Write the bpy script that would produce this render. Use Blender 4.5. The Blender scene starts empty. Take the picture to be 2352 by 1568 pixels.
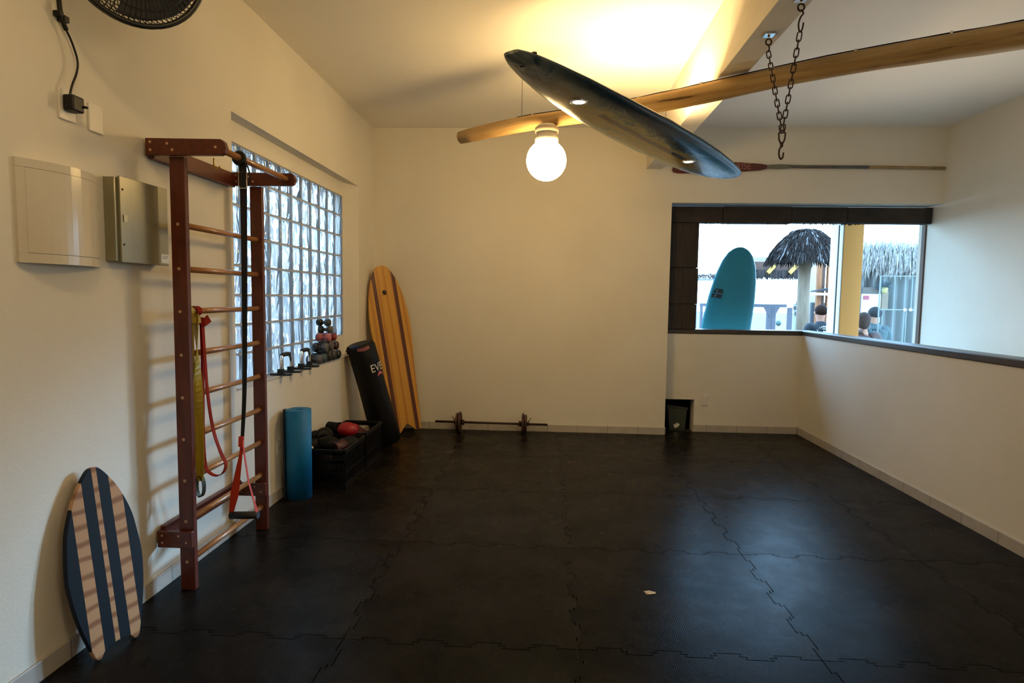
import bpy, bmesh, math, random
from mathutils import Vector, Matrix
random.seed(7)
PI = math.pi
SC = bpy.context.scene
COL = SC.collection

# ------------------------------------------------------------------ camera
F, PIT, YAW, ROL, EYE = 1376.7, .0747, .0551, .0137, 1.53
cyw, syw = math.cos(YAW), math.sin(YAW)
fw = Vector((-syw, cyw, 0)); rt = Vector((cyw, syw, 0)); up = Vector((0, 0, 1))
FW = fw*math.cos(PIT) - up*math.sin(PIT)
U2 = up*math.cos(PIT) + fw*math.sin(PIT)
RT = rt*math.cos(ROL) + U2*math.sin(ROL)
UP = U2*math.cos(ROL) - rt*math.sin(ROL)
CAM = Vector((0, 0, EYE))
cd = bpy.data.cameras.new('camera'); cam = bpy.data.objects.new('camera', cd); COL.objects.link(cam)
cd.sensor_width = 36; cd.lens = F*36/2352; cd.clip_start = .02; cd.clip_end = 500
M = Matrix((RT, UP, -FW)).transposed().to_4x4(); M.translation = CAM
cam.matrix_world = M; SC.camera = cam

def ray(x, y): return RT*((x-1176)/F) - UP*((y-784)/F) + FW
def onX(x, y, v): d = ray(x, y); return CAM + d*(v/d.x)
def onY(x, y, v): d = ray(x, y); return CAM + d*(v/d.y)
def onZ(x, y, v): d = ray(x, y); return CAM + d*((v-EYE)/d.z)

# ------------------------------------------------------------------ room numbers
XL, D, H, XH, XR = -1.964, 6.769, 3.389, 2.922, 4.237
YF = -1.8          # wall behind the camera
YR = 6.97          # recessed wall below the window
YG = 7.06          # outer window plane
GND = -.3          # ground level outside

# ------------------------------------------------------------------ mesh builder
class MB:
    def __init__(s): s.v = []; s.f = []; s.sm = []
    def add(s, vs, fs, smooth=False):
        o = len(s.v); s.v += [Vector(v) for v in vs]
        for f in fs: s.f.append([i+o for i in f]); s.sm.append(smooth)
        return s
    def box(s, lo, hi):
        (a, b, c), (d, e, f) = lo, hi
        vs = [(a,b,c),(d,b,c),(d,e,c),(a,e,c),(a,b,f),(d,b,f),(d,e,f),(a,e,f)]
        return s.add(vs, [(0,3,2,1),(4,5,6,7),(0,1,5,4),(1,2,6,5),(2,3,7,6),(3,0,4,7)])
    def obox(s, c, ax, ay, az):          # oriented box, half axes
        c, ax, ay, az = map(Vector, (c, ax, ay, az))
        vs = [c+ax*i+ay*j+az*k for k in (-1,1) for (i,j) in ((-1,-1),(1,-1),(1,1),(-1,1))]
        return s.add(vs, [(0,3,2,1),(4,5,6,7),(0,1,5,4),(1,2,6,5),(2,3,7,6),(3,0,4,7)])
    def prism(s, pts, ext, smooth=False):
        n = len(pts); ext = Vector(ext); pts = [Vector(p) for p in pts]
        vs = pts + [p+ext for p in pts]
        s.add(vs, [list(range(n))[::-1], list(range(n, 2*n))])
        o = len(s.v)-2*n
        for i in range(n):
            j = (i+1) % n
            s.f.append([o+i, o+j, o+n+j, o+n+i]); s.sm.append(smooth)
        return s
    def tube(s, pts, r, n=10, closed=False, caps=True, flat=None):
        pts = [Vector(p) for p in pts]; m = len(pts)
        rs = r if isinstance(r, (list, tuple)) else [r]*m
        vs = []; nrm = None
        for i, p in enumerate(pts):
            if closed: t = pts[(i+1) % m] - pts[i-1]
            else: t = pts[min(i+1, m-1)] - pts[max(i-1, 0)]
            t.normalize()
            if nrm is None:
                a = Vector((0,0,1)) if abs(t.z) < .9 else Vector((1,0,0))
                nrm = t.cross(a).normalized()
            nrm = (nrm - t*nrm.dot(t)).normalized(); b = t.cross(nrm)
            for k in range(n):
                a = 2*PI*k/n
                vs.append(p + (nrm*math.cos(a) + b*math.sin(a))*rs[i])
        fs = []
        for i in range(m if closed else m-1):
            j = (i+1) % m
            for k in range(n):
                l = (k+1) % n
                fs.append((i*n+k, i*n+l, j*n+l, j*n+k))
        o = len(s.v); s.add(vs, fs, True)
        if caps and not closed:
            s.f.append([o+k for k in range(n)][::-1]); s.sm.append(False)
            s.f.append([o+(m-1)*n+k for k in range(n)]); s.sm.append(False)
        return s
    def ribbon(s, pts, wd, w, th):       # flat strap
        pts = [Vector(p) for p in pts]; m = len(pts)
        wds = wd if isinstance(wd, list) else [wd]*m
        ws = w if isinstance(w, list) else [w]*m
        vs = []
        for i, p in enumerate(pts):
            t = (pts[min(i+1,m-1)]-pts[max(i-1,0)]).normalized()
            x = Vector(wds[i]); x = (x - t*x.dot(t)).normalized(); y = t.cross(x)
            for a, b in ((-1,-1),(1,-1),(1,1),(-1,1)): vs.append(p + x*a*ws[i]/2 + y*b*th/2)
        fs = [(0,3,2,1), tuple((m-1)*4+k for k in range(4))]
        for i in range(m-1):
            for k in range(4): l = (k+1) % 4; fs.append((i*4+k, i*4+l, i*4+4+l, i*4+4+k))
        return s.add(vs, fs)
    def lathe(s, prof, c, ax=(0,0,1), n=32, caps=True):
        ax = Vector(ax).normalized(); c = Vector(c)
        a = Vector((0,0,1)) if abs(ax.z) < .9 else Vector((1,0,0))
        x = ax.cross(a).normalized(); y = ax.cross(x)
        vs = []; m = len(prof)
        for r, z in prof:
            for k in range(n):
                t = 2*PI*k/n; vs.append(c + ax*z + (x*math.cos(t)+y*math.sin(t))*r)
        fs = []
        for i in range(m-1):
            for k in range(n):
                l = (k+1) % n; fs.append((i*n+k, i*n+l, i*n+n+l, i*n+n+k))
        o = len(s.v); s.add(vs, fs, True)
        if caps:
            s.f.append([o+k for k in range(n)][::-1]); s.sm.append(False)
            s.f.append([o+(m-1)*n+k for k in range(n)]); s.sm.append(False)
        return s
    def ball(s, c, r, sx=1, sy=1, sz=1, n=20, m=12):
        vs = [Vector((0,0,-1))]; 
        for i in range(1, m):
            p = -PI/2 + PI*i/m
            for k in range(n): t = 2*PI*k/n; vs.append(Vector((math.cos(p)*math.cos(t), math.cos(p)*math.sin(t), math.sin(p))))
        vs.append(Vector((0,0,1)))
        fs = [(0, 1+(k+1)%n, 1+k) for k in range(n)]
        for i in range(m-2):
            for k in range(n): l = (k+1)%n; a = 1+i*n; fs.append((a+k, a+l, a+n+l, a+n+k))
        a = 1+(m-2)*n; T = len(vs)-1
        fs += [(a+k, a+(k+1)%n, T) for k in range(n)]
        c = Vector(c)
        return s.add([c+Vector((v.x*sx, v.y*sy, v.z*sz))*r for v in vs], fs, True)
    def build(s, name, mat, parent=None, bev=0, local=False, kind=None, auto=True, seg=2):
        org = Vector((0,0,0))
        if not local:
            if parent is not None: org = wl(parent)
            elif s.v:
                xs = [v.x for v in s.v]; ys = [v.y for v in s.v]; zs = [v.z for v in s.v]
                org = Vector(((min(xs)+max(xs))/2, (min(ys)+max(ys))/2, min(zs)))
        me = bpy.data.meshes.new(name); me.from_pydata([v-org for v in s.v], [], s.f); me.update()
        me.polygons.foreach_set('use_smooth', s.sm)
        if auto:
            bm = bmesh.new(); bm.from_mesh(me); bmesh.ops.recalc_face_normals(bm, faces=bm.faces[:]); bm.to_mesh(me); bm.free()
        o = bpy.data.objects.new(name, me); COL.objects.link(o)
        if mat: me.materials.append(mat)
        if parent is not None: o.parent = parent
        elif not local: o.location = org
        if bev:
            md = o.modifiers.new('bevel', 'BEVEL'); md.width = bev; md.segments = seg; md.limit_method = 'ANGLE'; md.angle_limit = .6
        if kind: o['kind'] = kind
        return o

def wl(o):
    p = Vector((0,0,0))
    while o is not None: p = p + o.location; o = o.parent
    return p
def tag(o, label, cat, group=None):
    o['label'] = label; o['category'] = cat
    if group: o['group'] = group
    return o
def thing(name, label, cat, loc, group=None, rot=None):
    o = bpy.data.objects.new(name, None); COL.objects.link(o); o.location = loc; o.empty_display_size = .05
    if rot is not None: o.rotation_mode = 'QUATERNION'; o.rotation_quaternion = rot
    return tag(o, label, cat, group)
def dup(root, loc, label, group=None):
    r = root.copy(); COL.objects.link(r); r.location = loc; r['label'] = label
    if group: r['group'] = group
    for ch in list(root.children):
        c = ch.copy(); COL.objects.link(c); c.parent = r
        for g in list(ch.children):
            d = g.copy(); COL.objects.link(d); d.parent = c
    return r
def smooth_pts(pts, k=8):               # catmull-rom
    pts = [Vector(p) for p in pts]; out = []
    P = [pts[0]] + pts + [pts[-1]]
    for i in range(1, len(P)-2):
        a, b, c, d = P[i-1:i+3]
        for j in range(k):
            t = j/k
            out.append(.5*((2*b)+(c-a)*t+(2*a-5*b+4*c-d)*t*t+(3*b-a-3*c+d)*t**3))
    out.append(pts[-1]); return out
def interp(tab, x):
    for (a, b), (c, d) in zip(tab, tab[1:]):
        if x <= c:
            t = (x-a)/(c-a); t = t
            return b+(d-b)*t
    return tab[-1][1]
def text_mb(txt, size, depth=.0):
    """flat letters as raw verts/faces in the XY plane (centred)"""
    cu = bpy.data.curves.new('t', 'FONT'); cu.body = txt; cu.size = size; cu.extrude = depth
    cu.align_x = 'CENTER'; cu.align_y = 'CENTER'
    o = bpy.data.objects.new('t', cu); COL.objects.link(o)
    dg = bpy.context.evaluated_depsgraph_get(); me = bpy.data.meshes.new_from_object(o.evaluated_get(dg))
    vs = [v.co.copy() for v in me.vertices]; fs = [list(p.vertices) for p in me.polygons]
    bpy.data.objects.remove(o); bpy.data.meshes.remove(me); bpy.data.curves.remove(cu)
    return vs, fs

# ------------------------------------------------------------------ materials
def nodes(m): return m.node_tree.nodes, m.node_tree.links
def mat(name, col, rough=.5, metal=0, spec=.5, coat=0, var=None, vscale=5, vstretch=(1,1,1), bump=0, bscale=50, bstretch=None, trans=0, emit=None, estr=0):
    m = bpy.data.materials.new(name); m.use_nodes = True; N, L = nodes(m)
    b = N['Principled BSDF']
    b.inputs['Base Color'].default_value = (*col, 1); b.inputs['Roughness'].default_value = rough
    b.inputs['Metallic'].default_value = metal; b.inputs['Specular IOR Level'].default_value = spec
    b.inputs['Coat Weight'].default_value = coat; b.inputs['Coat Roughness'].default_value = .08
    b.inputs['Transmission Weight'].default_value = trans
    if emit: b.inputs['Emission Color'].default_value = (*emit, 1); b.inputs['Emission Strength'].default_value = estr
    tc = N.new('ShaderNodeTexCoord')
    if var:
        mp = N.new('ShaderNodeMapping'); mp.inputs['Scale'].default_value = vstretch; L.new(tc.outputs['Object'], mp.inputs[0])
        nz = N.new('ShaderNodeTexNoise'); nz.inputs['Scale'].default_value = vscale; nz.inputs['Detail'].default_value = 6; L.new(mp.outputs[0], nz.inputs['Vector'])
        cr = N.new('ShaderNodeValToRGB'); cr.color_ramp.elements[0].position = .32; cr.color_ramp.elements[1].position = .68
        cr.color_ramp.elements[0].color = (*col, 1); cr.color_ramp.elements[1].color = (*var, 1)
        L.new(nz.outputs['Fac'], cr.inputs[0]); L.new(cr.outputs[0], b.inputs['Base Color'])
    if bump:
        mp2 = N.new('ShaderNodeMapping'); mp2.inputs['Scale'].default_value = bstretch or (1,1,1); L.new(tc.outputs['Object'], mp2.inputs[0])
        n2 = N.new('ShaderNodeTexNoise'); n2.inputs['Scale'].default_value = bscale; n2.inputs['Detail'].default_value = 4; L.new(mp2.outputs[0], n2.inputs['Vector'])
        bp = N.new('ShaderNodeBump'); bp.inputs['Strength'].default_value = bump; bp.inputs['Distance'].default_value = .01
        L.new(n2.outputs['Fac'], bp.inputs['Height']); L.new(bp.outputs[0], b.inputs['Normal'])
    return m
def math_n(N, L, op, a, b=None, clamp=False):
    n = N.new('ShaderNodeMath'); n.operation = op; n.use_clamp = clamp
    for i, x in enumerate((a, b)):
        if x is None: continue
        if isinstance(x, (int, float)): n.inputs[i].default_value = x
        else: L.new(x, n.inputs[i])
    return n.outputs[0]
def mix_n(N, L, f, a, b):
    n = N.new('ShaderNodeMix'); n.data_type = 'RGBA'
    for i, x in ((0, f), (6, a), (7, b)):
        if isinstance(x, tuple): n.inputs[i].default_value = (*x, 1)
        elif isinstance(x, (int, float)): n.inputs[i].default_value = x
        else: L.new(x, n.inputs[i])
    return n.outputs[2]

WALL = mat('wall_paint', (.80,.77,.69), .75, spec=.25, var=(.75,.71,.62), vscale=1.3, bump=.12, bscale=90)
CEIL = mat('ceiling_paint', (.88,.85,.79), .8, spec=.2, var=(.84,.81,.74), vscale=1.1, bump=.06, bscale=70)
BEAM = mat('beam_plaster', (.78,.74,.66), .8, spec=.2, var=(.62,.57,.50), vscale=3, vstretch=(1,.5,1), bump=.15, bscale=25)
SILL = mat('sill_plaster', (.62,.60,.57), .7, var=(.45,.44,.43), vscale=14, bump=.15, bscale=60)
def skirting():
    m = mat('skirting_tile', (.50,.47,.42), .35, spec=.4, var=(.43,.40,.36), vscale=9); N, L = nodes(m)
    b = N['Principled BSDF']; g = N.new('ShaderNodeNewGeometry'); s = N.new('ShaderNodeSeparateXYZ'); L.new(g.outputs['Position'], s.inputs[0])
    t = math_n(N, L, 'ADD', s.outputs[0], s.outputs[1]); t = math_n(N, L, 'MULTIPLY', t, 1/.34)
    t = math_n(N, L, 'FRACT', math_n(N, L, 'ADD', t, 100)); t = math_n(N, L, 'LESS_THAN', t, .016)
    src = b.inputs['Base Color'].links[0].from_socket
    L.new(mix_n(N, L, t, src, (.2,.18,.15)), b.inputs['Base Color']); return m
SKIRT = skirting()
def mat_foam():
    m = mat('foam_mat', (.0066,.0056,.0048), .5, spec=.04, var=(.0158,.0135,.0118), vscale=2.6); N, L = nodes(m)
    b = N['Principled BSDF']; g = N.new('ShaderNodeNewGeometry')
    n = N.new('ShaderNodeTexNoise'); n.inputs['Scale'].default_value = 240; n.inputs['Detail'].default_value = 2; L.new(g.outputs['Position'], n.inputs['Vector'])
    n3 = N.new('ShaderNodeTexNoise'); n3.inputs['Scale'].default_value = 7; n3.inputs['Detail'].default_value = 5; L.new(g.outputs['Position'], n3.inputs['Vector'])
    w = N.new('ShaderNodeTexWave'); w.inputs['Scale'].default_value = 34; w.inputs['Distortion'].default_value = .3; L.new(g.outputs['Position'], w.inputs['Vector'])
    h = math_n(N, L, 'ADD', math_n(N, L, 'MULTIPLY', n.outputs['Fac'], .8), math_n(N, L, 'MULTIPLY', w.outputs['Fac'], .25))
    h = math_n(N, L, 'ADD', h, math_n(N, L, 'MULTIPLY', n3.outputs['Fac'], 2.0))
    bp = N.new('ShaderNodeBump'); bp.inputs['Strength'].default_value = .16; bp.inputs['Distance'].default_value = .003
    L.new(h, bp.inputs['Height']); L.new(bp.outputs[0], b.inputs['Normal'])
    r = N.new('ShaderNodeMapRange'); L.new(n3.outputs['Fac'], r.inputs[0]); r.inputs[1].default_value = .3; r.inputs[2].default_value = .7; r.inputs[3].default_value = .23; r.inputs[4].default_value = .32
    L.new(r.outputs[0], b.inputs['Roughness']); b.inputs['Specular Tint'].default_value = (.13,.70,1,1); return m
FOAM = mat_foam()
FLOORM = mat('concrete_floor', (.03,.028,.026), .8)
MAHOG = mat('mahogany_varnish', (.074,.0135,.0052), .42, spec=.35, coat=.15, var=(.115,.022,.008), vscale=6, vstretch=(6,6,.7), bump=.05, bscale=60)
MAHOGY = mat('mahogany_varnish_y', (.074,.0135,.0052), .42, spec=.35, coat=.15, var=(.115,.022,.008), vscale=6, vstretch=(6,.7,6), bump=.05, bscale=60)
DOWEL = mat('varnished_dowel', (.36,.16,.05), .35, coat=.3, var=(.27,.105,.03), vscale=8, vstretch=(6,.6,6))
PLUGW = mat('dowel_end', (.50,.30,.19), .5)
LOGM = mat('peeled_log', (.50,.33,.14), .6, spec=.3, var=(.34,.20,.075), vscale=3.5, vstretch=(1,1,5), bump=.4, bscale=9)
BLACKP = mat('black_plastic', (.004,.004,.004), .45, spec=.35)
BLACKR = mat('black_rubber', (.012,.011,.011), .6, bump=.1, bscale=200)
IRON = mat('dark_iron', (.035,.022,.018), .5, metal=.6, var=(.06,.03,.02), vscale=20, bump=.15, bscale=60)
RUST = mat('rusty_chain', (.05,.026,.017), .5, metal=.5, var=(.03,.015,.012), vscale=30)
CHROME = mat('chrome', (.8,.8,.8), .12, metal=1)
WHITEP = mat('white_plastic', (.78,.76,.71), .25, spec=.5)
GLOBE = mat('lit_globe_glass', (.9,.9,.88), .3, emit=(1,.66,.265), estr=57)
BULBL = mat('lit_spot_lens', (.9,.9,.9), .3, emit=(1,.78,.42), estr=14)
GREYM = mat('grey_painted_steel', (.31,.285,.19), .3, metal=.35, spec=.6, var=(.25,.23,.15), vscale=2, vstretch=(4,4,1))
BOARDW = mat('old_white_enamel', (.74,.70,.60), .16, spec=.55, var=(.68,.62,.50), vscale=3, bump=.02, bscale=10)
LABELM = mat('paper_label', (.8,.85,.9), .5)
INK = mat('label_ink', (.12,.2,.32), .6)
BLUEM = mat('blue_foam', (.004,.15,.36), .55, spec=.3, var=(.003,.125,.31), vscale=5, bump=.06, bscale=150)
STRAPB = mat('black_webbing', (.006,.007,.008), .75, bump=.2, bscale=250)
STRAPR = mat('orange_red_webbing', (.55,.032,.004), .6, bump=.15, bscale=250)
YEL = mat('yellow_latex', (.44,.31,.015), .45, var=(.36,.28,.02), vscale=6)
REDL = mat('red_latex', (.26,.016,.003), .7, spec=.08, var=(.20,.012,.0025), vscale=6)
VINYL = mat('black_vinyl', (.0035,.0035,.0035), .5, spec=.22, bump=.12, bscale=14)
WHITEI = mat('white_print', (.75,.72,.68), .5)
PINKI = mat('red_print', (.55,.12,.14), .5)
DARKW = mat('weathered_dark_wood', (.013,.010,.0085), .75, var=(.036,.025,.02), vscale=6, vstretch=(1,1,1), bump=.5, bscale=12, bstretch=(1,1,6))
DARKWV = mat('weathered_dark_wood_upright', (.013,.010,.0085), .75, var=(.030,.021,.018), vscale=8, vstretch=(5,5,.5), bump=.5, bscale=20, bstretch=(5,5,.4))
CAPM = mat('dark_varnished_cap', (.028,.020,.017), .32, spec=.5, var=(.05,.034,.028), vscale=8, vstretch=(4,.4,4))
NAVY = (.0025,.006,.013)

def striped_board(name, bands, wood1, wood2, dark, gs, gdir, coat=.5, rough=.35):
    """planks along local Y; |x| bands are dark"""
    m = bpy.data.materials.new(name); m.use_nodes = True; N, L = nodes(m); b = N['Principled BSDF']
    b.inputs['Roughness'].default_value = rough; b.inputs['Specular IOR Level'].default_value = .3; b.inputs['Coat Weight'].default_value = coat; b.inputs['Coat Roughness'].default_value = .15
    tc = N.new('ShaderNodeTexCoord'); s = N.new('ShaderNodeSeparateXYZ'); L.new(tc.outputs['Object'], s.inputs[0])
    ax = math_n(N, L, 'ABSOLUTE', s.outputs[0])
    mp = N.new('ShaderNodeMapping'); mp.inputs['Scale'].default_value = gdir; L.new(tc.outputs['Object'], mp.inputs[0])
    w = N.new('ShaderNodeTexWave'); w.bands_direction = 'Y' if gs == 'Y' else 'X'; w.inputs['Scale'].default_value = 3.0
    w.inputs['Distortion'].default_value = 6; w.inputs['Detail'].default_value = 3; w.inputs['Detail Scale'].default_value = .6; L.new(mp.outputs[0], w.inputs['Vector'])
    cr = N.new('ShaderNodeValToRGB'); L.new(w.outputs['Fac'], cr.inputs[0])
    e = cr.color_ramp.elements; e[0].color = (*wood2, 1); e[1].color = (*wood1, 1); e[0].position = .05; e[1].position = .45
    tot = None
    for lo, hi in bands:
        k = math_n(N, L, 'MULTIPLY', math_n(N, L, 'GREATER_THAN', ax, lo), math_n(N, L, 'LESS_THAN', ax, hi))
        tot = k if tot is None else math_n(N, L, 'ADD', tot, k)
    L.new(mix_n(N, L, tot, cr.outputs[0], dark), b.inputs['Base Color'])
    return m

# ------------------------------------------------------------------ room shell
fl = MB().box((XL-.35, YF-.2, -.2), (XR+.2, YG+.1, -.012)).build('floor', FLOORM, kind='structure')
# left wall with the glass block opening
wl_ = MB()
GX0, GX1, GZ0, GZ1 = 3.62, 6.02, .915, 2.515
RY0, RY1, RZ1 = 3.698, 6.225, 2.65
wl_.box((XL-.3, YF-.2, -.1), (XL, RY0, H+.1))
wl_.box((XL-.3, RY1, -.1), (XL, D+.3, H+.1))
wl_.box((XL-.3, RY0, -.1), (XL, RY1, GZ0))
wl_.box((XL-.3, RY0, RZ1), (XL, RY1, H+.1))
wl_.box((XL-.3, RY0, GZ1), (XL-.098, RY1, RZ1))                              # plaster strip above the blocks
wl_.prism([(XL-.098, GX1, GZ0), (XL-.0005, RY1, GZ0), (XL-.3, RY1, GZ0), (XL-.3, GX1, GZ0)], (0, 0, RZ1-GZ0))   # splayed jamb
wl_.box((XL-.3, 5.62, GZ0), (XL-.096, GX1+.02, 1.113))                    # patched bottom corner
wl_.build('wall_left', WALL, kind='structure', auto=True)
MB().box((XL-.13, RY0, GZ0-.012), (XL+.004, RY1-.02, GZ0+.004)).build('trim_1', SILL, kind='structure', bev=.004)
# back wall: solid left part, lintel, thin wall below the opening with a floor niche
WX0, WZ0, WZ1 = 1.366, 1.132, 2.583
wb = MB()
wb.box((XL-.3, D, -.1), (WX0, YG+.1, H+.1))
wb.box((WX0, D, WZ1), (XR+.3, YG+.1, H+.1))
NX0, NX1, NZ = 1.405, 1.735, .372
wb.box((WX0, YR, -.1), (NX0, YG+.1, WZ0)); wb.box((NX1, YR, -.1), (XH+.15, YG+.1, WZ0)); wb.box((XH+.15, YR, -.1), (XR+.3, YG+.1, .25))
wb.box((NX0, YR, NZ), (NX1, YG+.1, WZ0)); LOWZ = .25
wb.build('wall_back', WALL, kind='structure')
nb = MB().box((NX0-.05, YG+.1, -.1), (NX1+.05, YG+.62, -.012)).box((NX0-.05, YG+.1, NZ+.02), (NX1+.05, YG+.62, NZ+.06))
nb.box((NX0-.05, YG+.58, -.1), (NX1+.05, YG+.62, NZ+.06)).box((NX0-.06, YG+.1, -.1), (NX0-.02, YG+.62, NZ+.06)).box((NX1+.02, YG+.1, -.1), (NX1+.06, YG+.62, NZ+.06))
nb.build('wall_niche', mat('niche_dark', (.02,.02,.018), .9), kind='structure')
MB().box((XR, YF-.2, -.1), (XR+.3, D, H+.1)).box((XR, D, -.1), (XR+.3, YG+.1, WZ1+.02)).build('wall_right', WALL, kind='structure')
MB().box((XL-.3, YF-.2, -.1), (XR+.3, YF, H+.1)).build('wall_front', WALL, kind='structure')
MB().box((XL-.3, YF-.2, H), (XR+.3, YG+.1, H+.2)).build('ceiling', CEIL, kind='structure')
MB().box((1.075, YF, 2.945), (1.236, D+.01, H+.02)).build('trim_2', BEAM, kind='structure', bev=.004)
MB().box((XH, YF, -.1), (XH+.15, YR+.01, 1.138)).build('wall_half', WALL, kind='structure')
MB().box((XH-.012, YF, 1.136), (XH+.165, YR-.002, 1.186)).build('trim_3', CAPM, kind='structure', bev=.006)
MB().box((WX0+.002, YR-.012, 1.136), (XH+.15, YG+.11, 1.186)).build('trim_4', CAPM, kind='structure', bev=.006)
hb = .08
MB().box((XL, YF, -.012), (XL+.012, D, hb)).build('baseboard_left', SKIRT, kind='structure', bev=.003)
MB().box((XL+.012, D-.012, -.012), (WX0+.012, D, hb)).box((WX0, D-.012, -.012), (WX0+.012, D+.19, hb)).build('baseboard_back', SKIRT, kind='structure', bev=.003)
MB().box((NX1, YR-.012, -.012), (XH, YR, hb)).build('baseboard_recess', SKIRT, kind='structure', bev=.003)
MB().box((XH-.012, YF, -.012), (XH, YR, hb)).build('baseboard_right', SKIRT, kind='structure', bev=.003)

# ---- glass block window
def mortar_mat():
    m = mat('pale_mortar', (.66,.67,.69), .8); N, L = nodes(m)
    t = N.new('ShaderNodeBsdfTranslucent'); t.inputs['Color'].default_value = (.80,.84,.88,1)
    x = N.new('ShaderNodeMixShader'); x.inputs[0].default_value = .38; L.new(N['Principled BSDF'].outputs[0], x.inputs[1]); L.new(t.outputs[0], x.inputs[2])
    L.new(x.outputs[0], N['Material Output'].inputs['Surface']); return m
def glass_block_mat():
    m = bpy.data.materials.new('wavy_glass_block'); m.use_nodes = True; N, L = nodes(m); N.remove(N['Principled BSDF'])
    out = N['Material Output']; g = N.new('ShaderNodeNewGeometry')
    mp = N.new('ShaderNodeMapping'); mp.inputs['Scale'].default_value = (1,1.3,.42); L.new(g.outputs['Position'], mp.inputs[0])
    nz = N.new('ShaderNodeTexNoise'); nz.inputs['Scale'].default_value = 9; nz.inputs['Detail'].default_value = 1; nz.inputs['Distortion'].default_value = .9; L.new(mp.outputs[0], nz.inputs['Vector'])
    bp = N.new('ShaderNodeBump'); bp.inputs['Strength'].default_value = 1; bp.inputs['Distance'].default_value = .07; L.new(nz.outputs['Fac'], bp.inputs['Height'])
    rf = N.new('ShaderNodeBsdfRefraction'); rf.inputs['IOR'].default_value = 1.3; rf.inputs['Roughness'].default_value = .05; rf.inputs['Color'].default_value = (.96,.93,.90,1); L.new(bp.outputs[0], rf.inputs['Normal'])
    gl = N.new('ShaderNodeBsdfGlossy'); gl.inputs['Roughness'].default_value = .12; L.new(bp.outputs[0], gl.inputs['Normal'])
    tl = N.new('ShaderNodeBsdfTranslucent'); tl.inputs['Color'].default_value = (.90,.84,.78,1); L.new(bp.outputs[0], tl.inputs['Normal'])
    a = N.new('ShaderNodeMixShader'); a.inputs[0].default_value = .12; L.new(rf.outputs[0], a.inputs[1]); L.new(gl.outputs[0], a.inputs[2])
    c = N.new('ShaderNodeMixShader'); c.inputs[0].default_value = .42; L.new(a.outputs[0], c.inputs[1]); L.new(tl.outputs[0], c.inputs[2])
    L.new(c.outputs[0], out.inputs['Surface']); return m
w1 = bpy.data.objects.new('window_1', None); COL.objects.link(w1); w1.location = (XL-.11, (GX0+GX1)/2, GZ0); w1['kind'] = 'structure'
gb = MB(); mo = MB()
GB0 = XL-.178
for c in range(12):
    for r in range(8):
        y0 = GX0+.2*c; z0 = GZ0+.2*r
        if r == 0 and c >= 10: continue
        if c == 0: continue
        gb.box((GB0, y0+.009, z0+.008), (XL-.100, y0+.191, z0+.192))
for c in range(13): mo.box((GB0+.008, GX0+.2*c-.009, GZ0), (XL-.106, GX0+.2*c+.009, GZ1))
for r in range(9): mo.box((GB0+.008, GX0, GZ0+.2*r-.008), (XL-.1065, GX1, GZ0+.2*r+.008))
gb.build('glass_blocks', glass_block_mat(), w1, bev=.012, seg=3)
mo.build('mortar_grid', mortar_mat(), w1)
# alley outside the glass blocks
MB().box((-5.4, -1, GND-.1), (XL-.3, 9, GND)).build('alley_ground', mat('alley_paving', (.07,.07,.075), .8, var=(.04,.04,.045), vscale=3), kind='structure')
MB().box((-5.3, -1, GND), (-5.1, 9, 2.6)).build('wall_alley', mat('alley_render', (.062,.052,.045), .8, var=(.115,.100,.088), vscale=1.8), kind='structure')
sg = MB().box((-3.86, 3.0, .55), (-3.82, 6.4, 2.15)).build('hanging_banner', mat('red_cloth', (.34,.03,.05), .7, var=(.20,.14,.15), vscale=3))
tag(sg, 'red and grey cloth outside, blurred behind the glass blocks', 'banner')

# ---- window with the view outside
w2 = bpy.data.objects.new('window_2', None); COL.objects.link(w2); w2.location = ((WX0+XR)/2, YG-.06, 1.187); w2['kind'] = 'structure'
sh = MB()
for k, (z0, z1) in enumerate(((1.187, 1.47), (1.474, 1.88), (1.884, 2.386))): sh.box((WX0+.012, YG-.13, z0), (1.712+.006*(k % 2), YG-.03, z1))
sh.box((WX0+.014, YG-.10, 1.187), (1.70, YG-.05, 2.386))
sh.build('side_panel', DARKWV, w2, bev=.004)
hd = MB()
random.seed(3)
x = WX0+.004
while x < XR-.03:
    w = random.uniform(.5, .9); x1 = min(x+w, XR-.012)
    hd.box((x, YG-.15+random.uniform(-.004,.004), 2.388+random.uniform(-.004,.006)), (x1-.003, YG-.03, 2.566+random.uniform(-.006,.003))); x = x1
hd.build('head_beam', DARKW, w2, bev=.005)
fr = MB()
for k in range(230):        # frayed straw edge
    xx = random.uniform(1.74, 3.5); l = random.uniform(.006, .024); wd = random.uniform(.003, .009); dx = random.uniform(-.01,.01)
    yy = YG-.14+random.uniform(0,.08)
    fr.add([(xx-wd, yy, 2.392), (xx+wd, yy, 2.392), (xx+dx, yy, 2.388-l)], [(0,1,2)])
fo = fr.build('straw_fringe', mat('dark_straw', (.02,.018,.016), .9), w2, auto=False); fo['kind'] = 'stuff'
MB().box((XR-.016, YG-.04, .26), (XR-.001, YG+.02, 2.39)).build('side_trim', mat('brown_trim', (.09,.05,.035), .6), w2)
def pane_mat(name, haze):
    m = bpy.data.materials.new(name); m.use_nodes = True; N, L = nodes(m); N.remove(N['Principled BSDF'])
    t = N.new('ShaderNodeBsdfTransparent'); t.inputs['Color'].default_value = (.95,.98,.98,1)
    g = N.new('ShaderNodeBsdfGlossy'); g.inputs['Roughness'].default_value = .03
    x = N.new('ShaderNodeMixShader'); x.inputs[0].default_value = haze; L.new(t.outputs[0], x.inputs[1]); L.new(g.outputs[0], x.inputs[2])
    L.new(x.outputs[0], N['Material Output'].inputs['Surface']); return m
PANE = pane_mat('clear_pane', .02)
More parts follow.
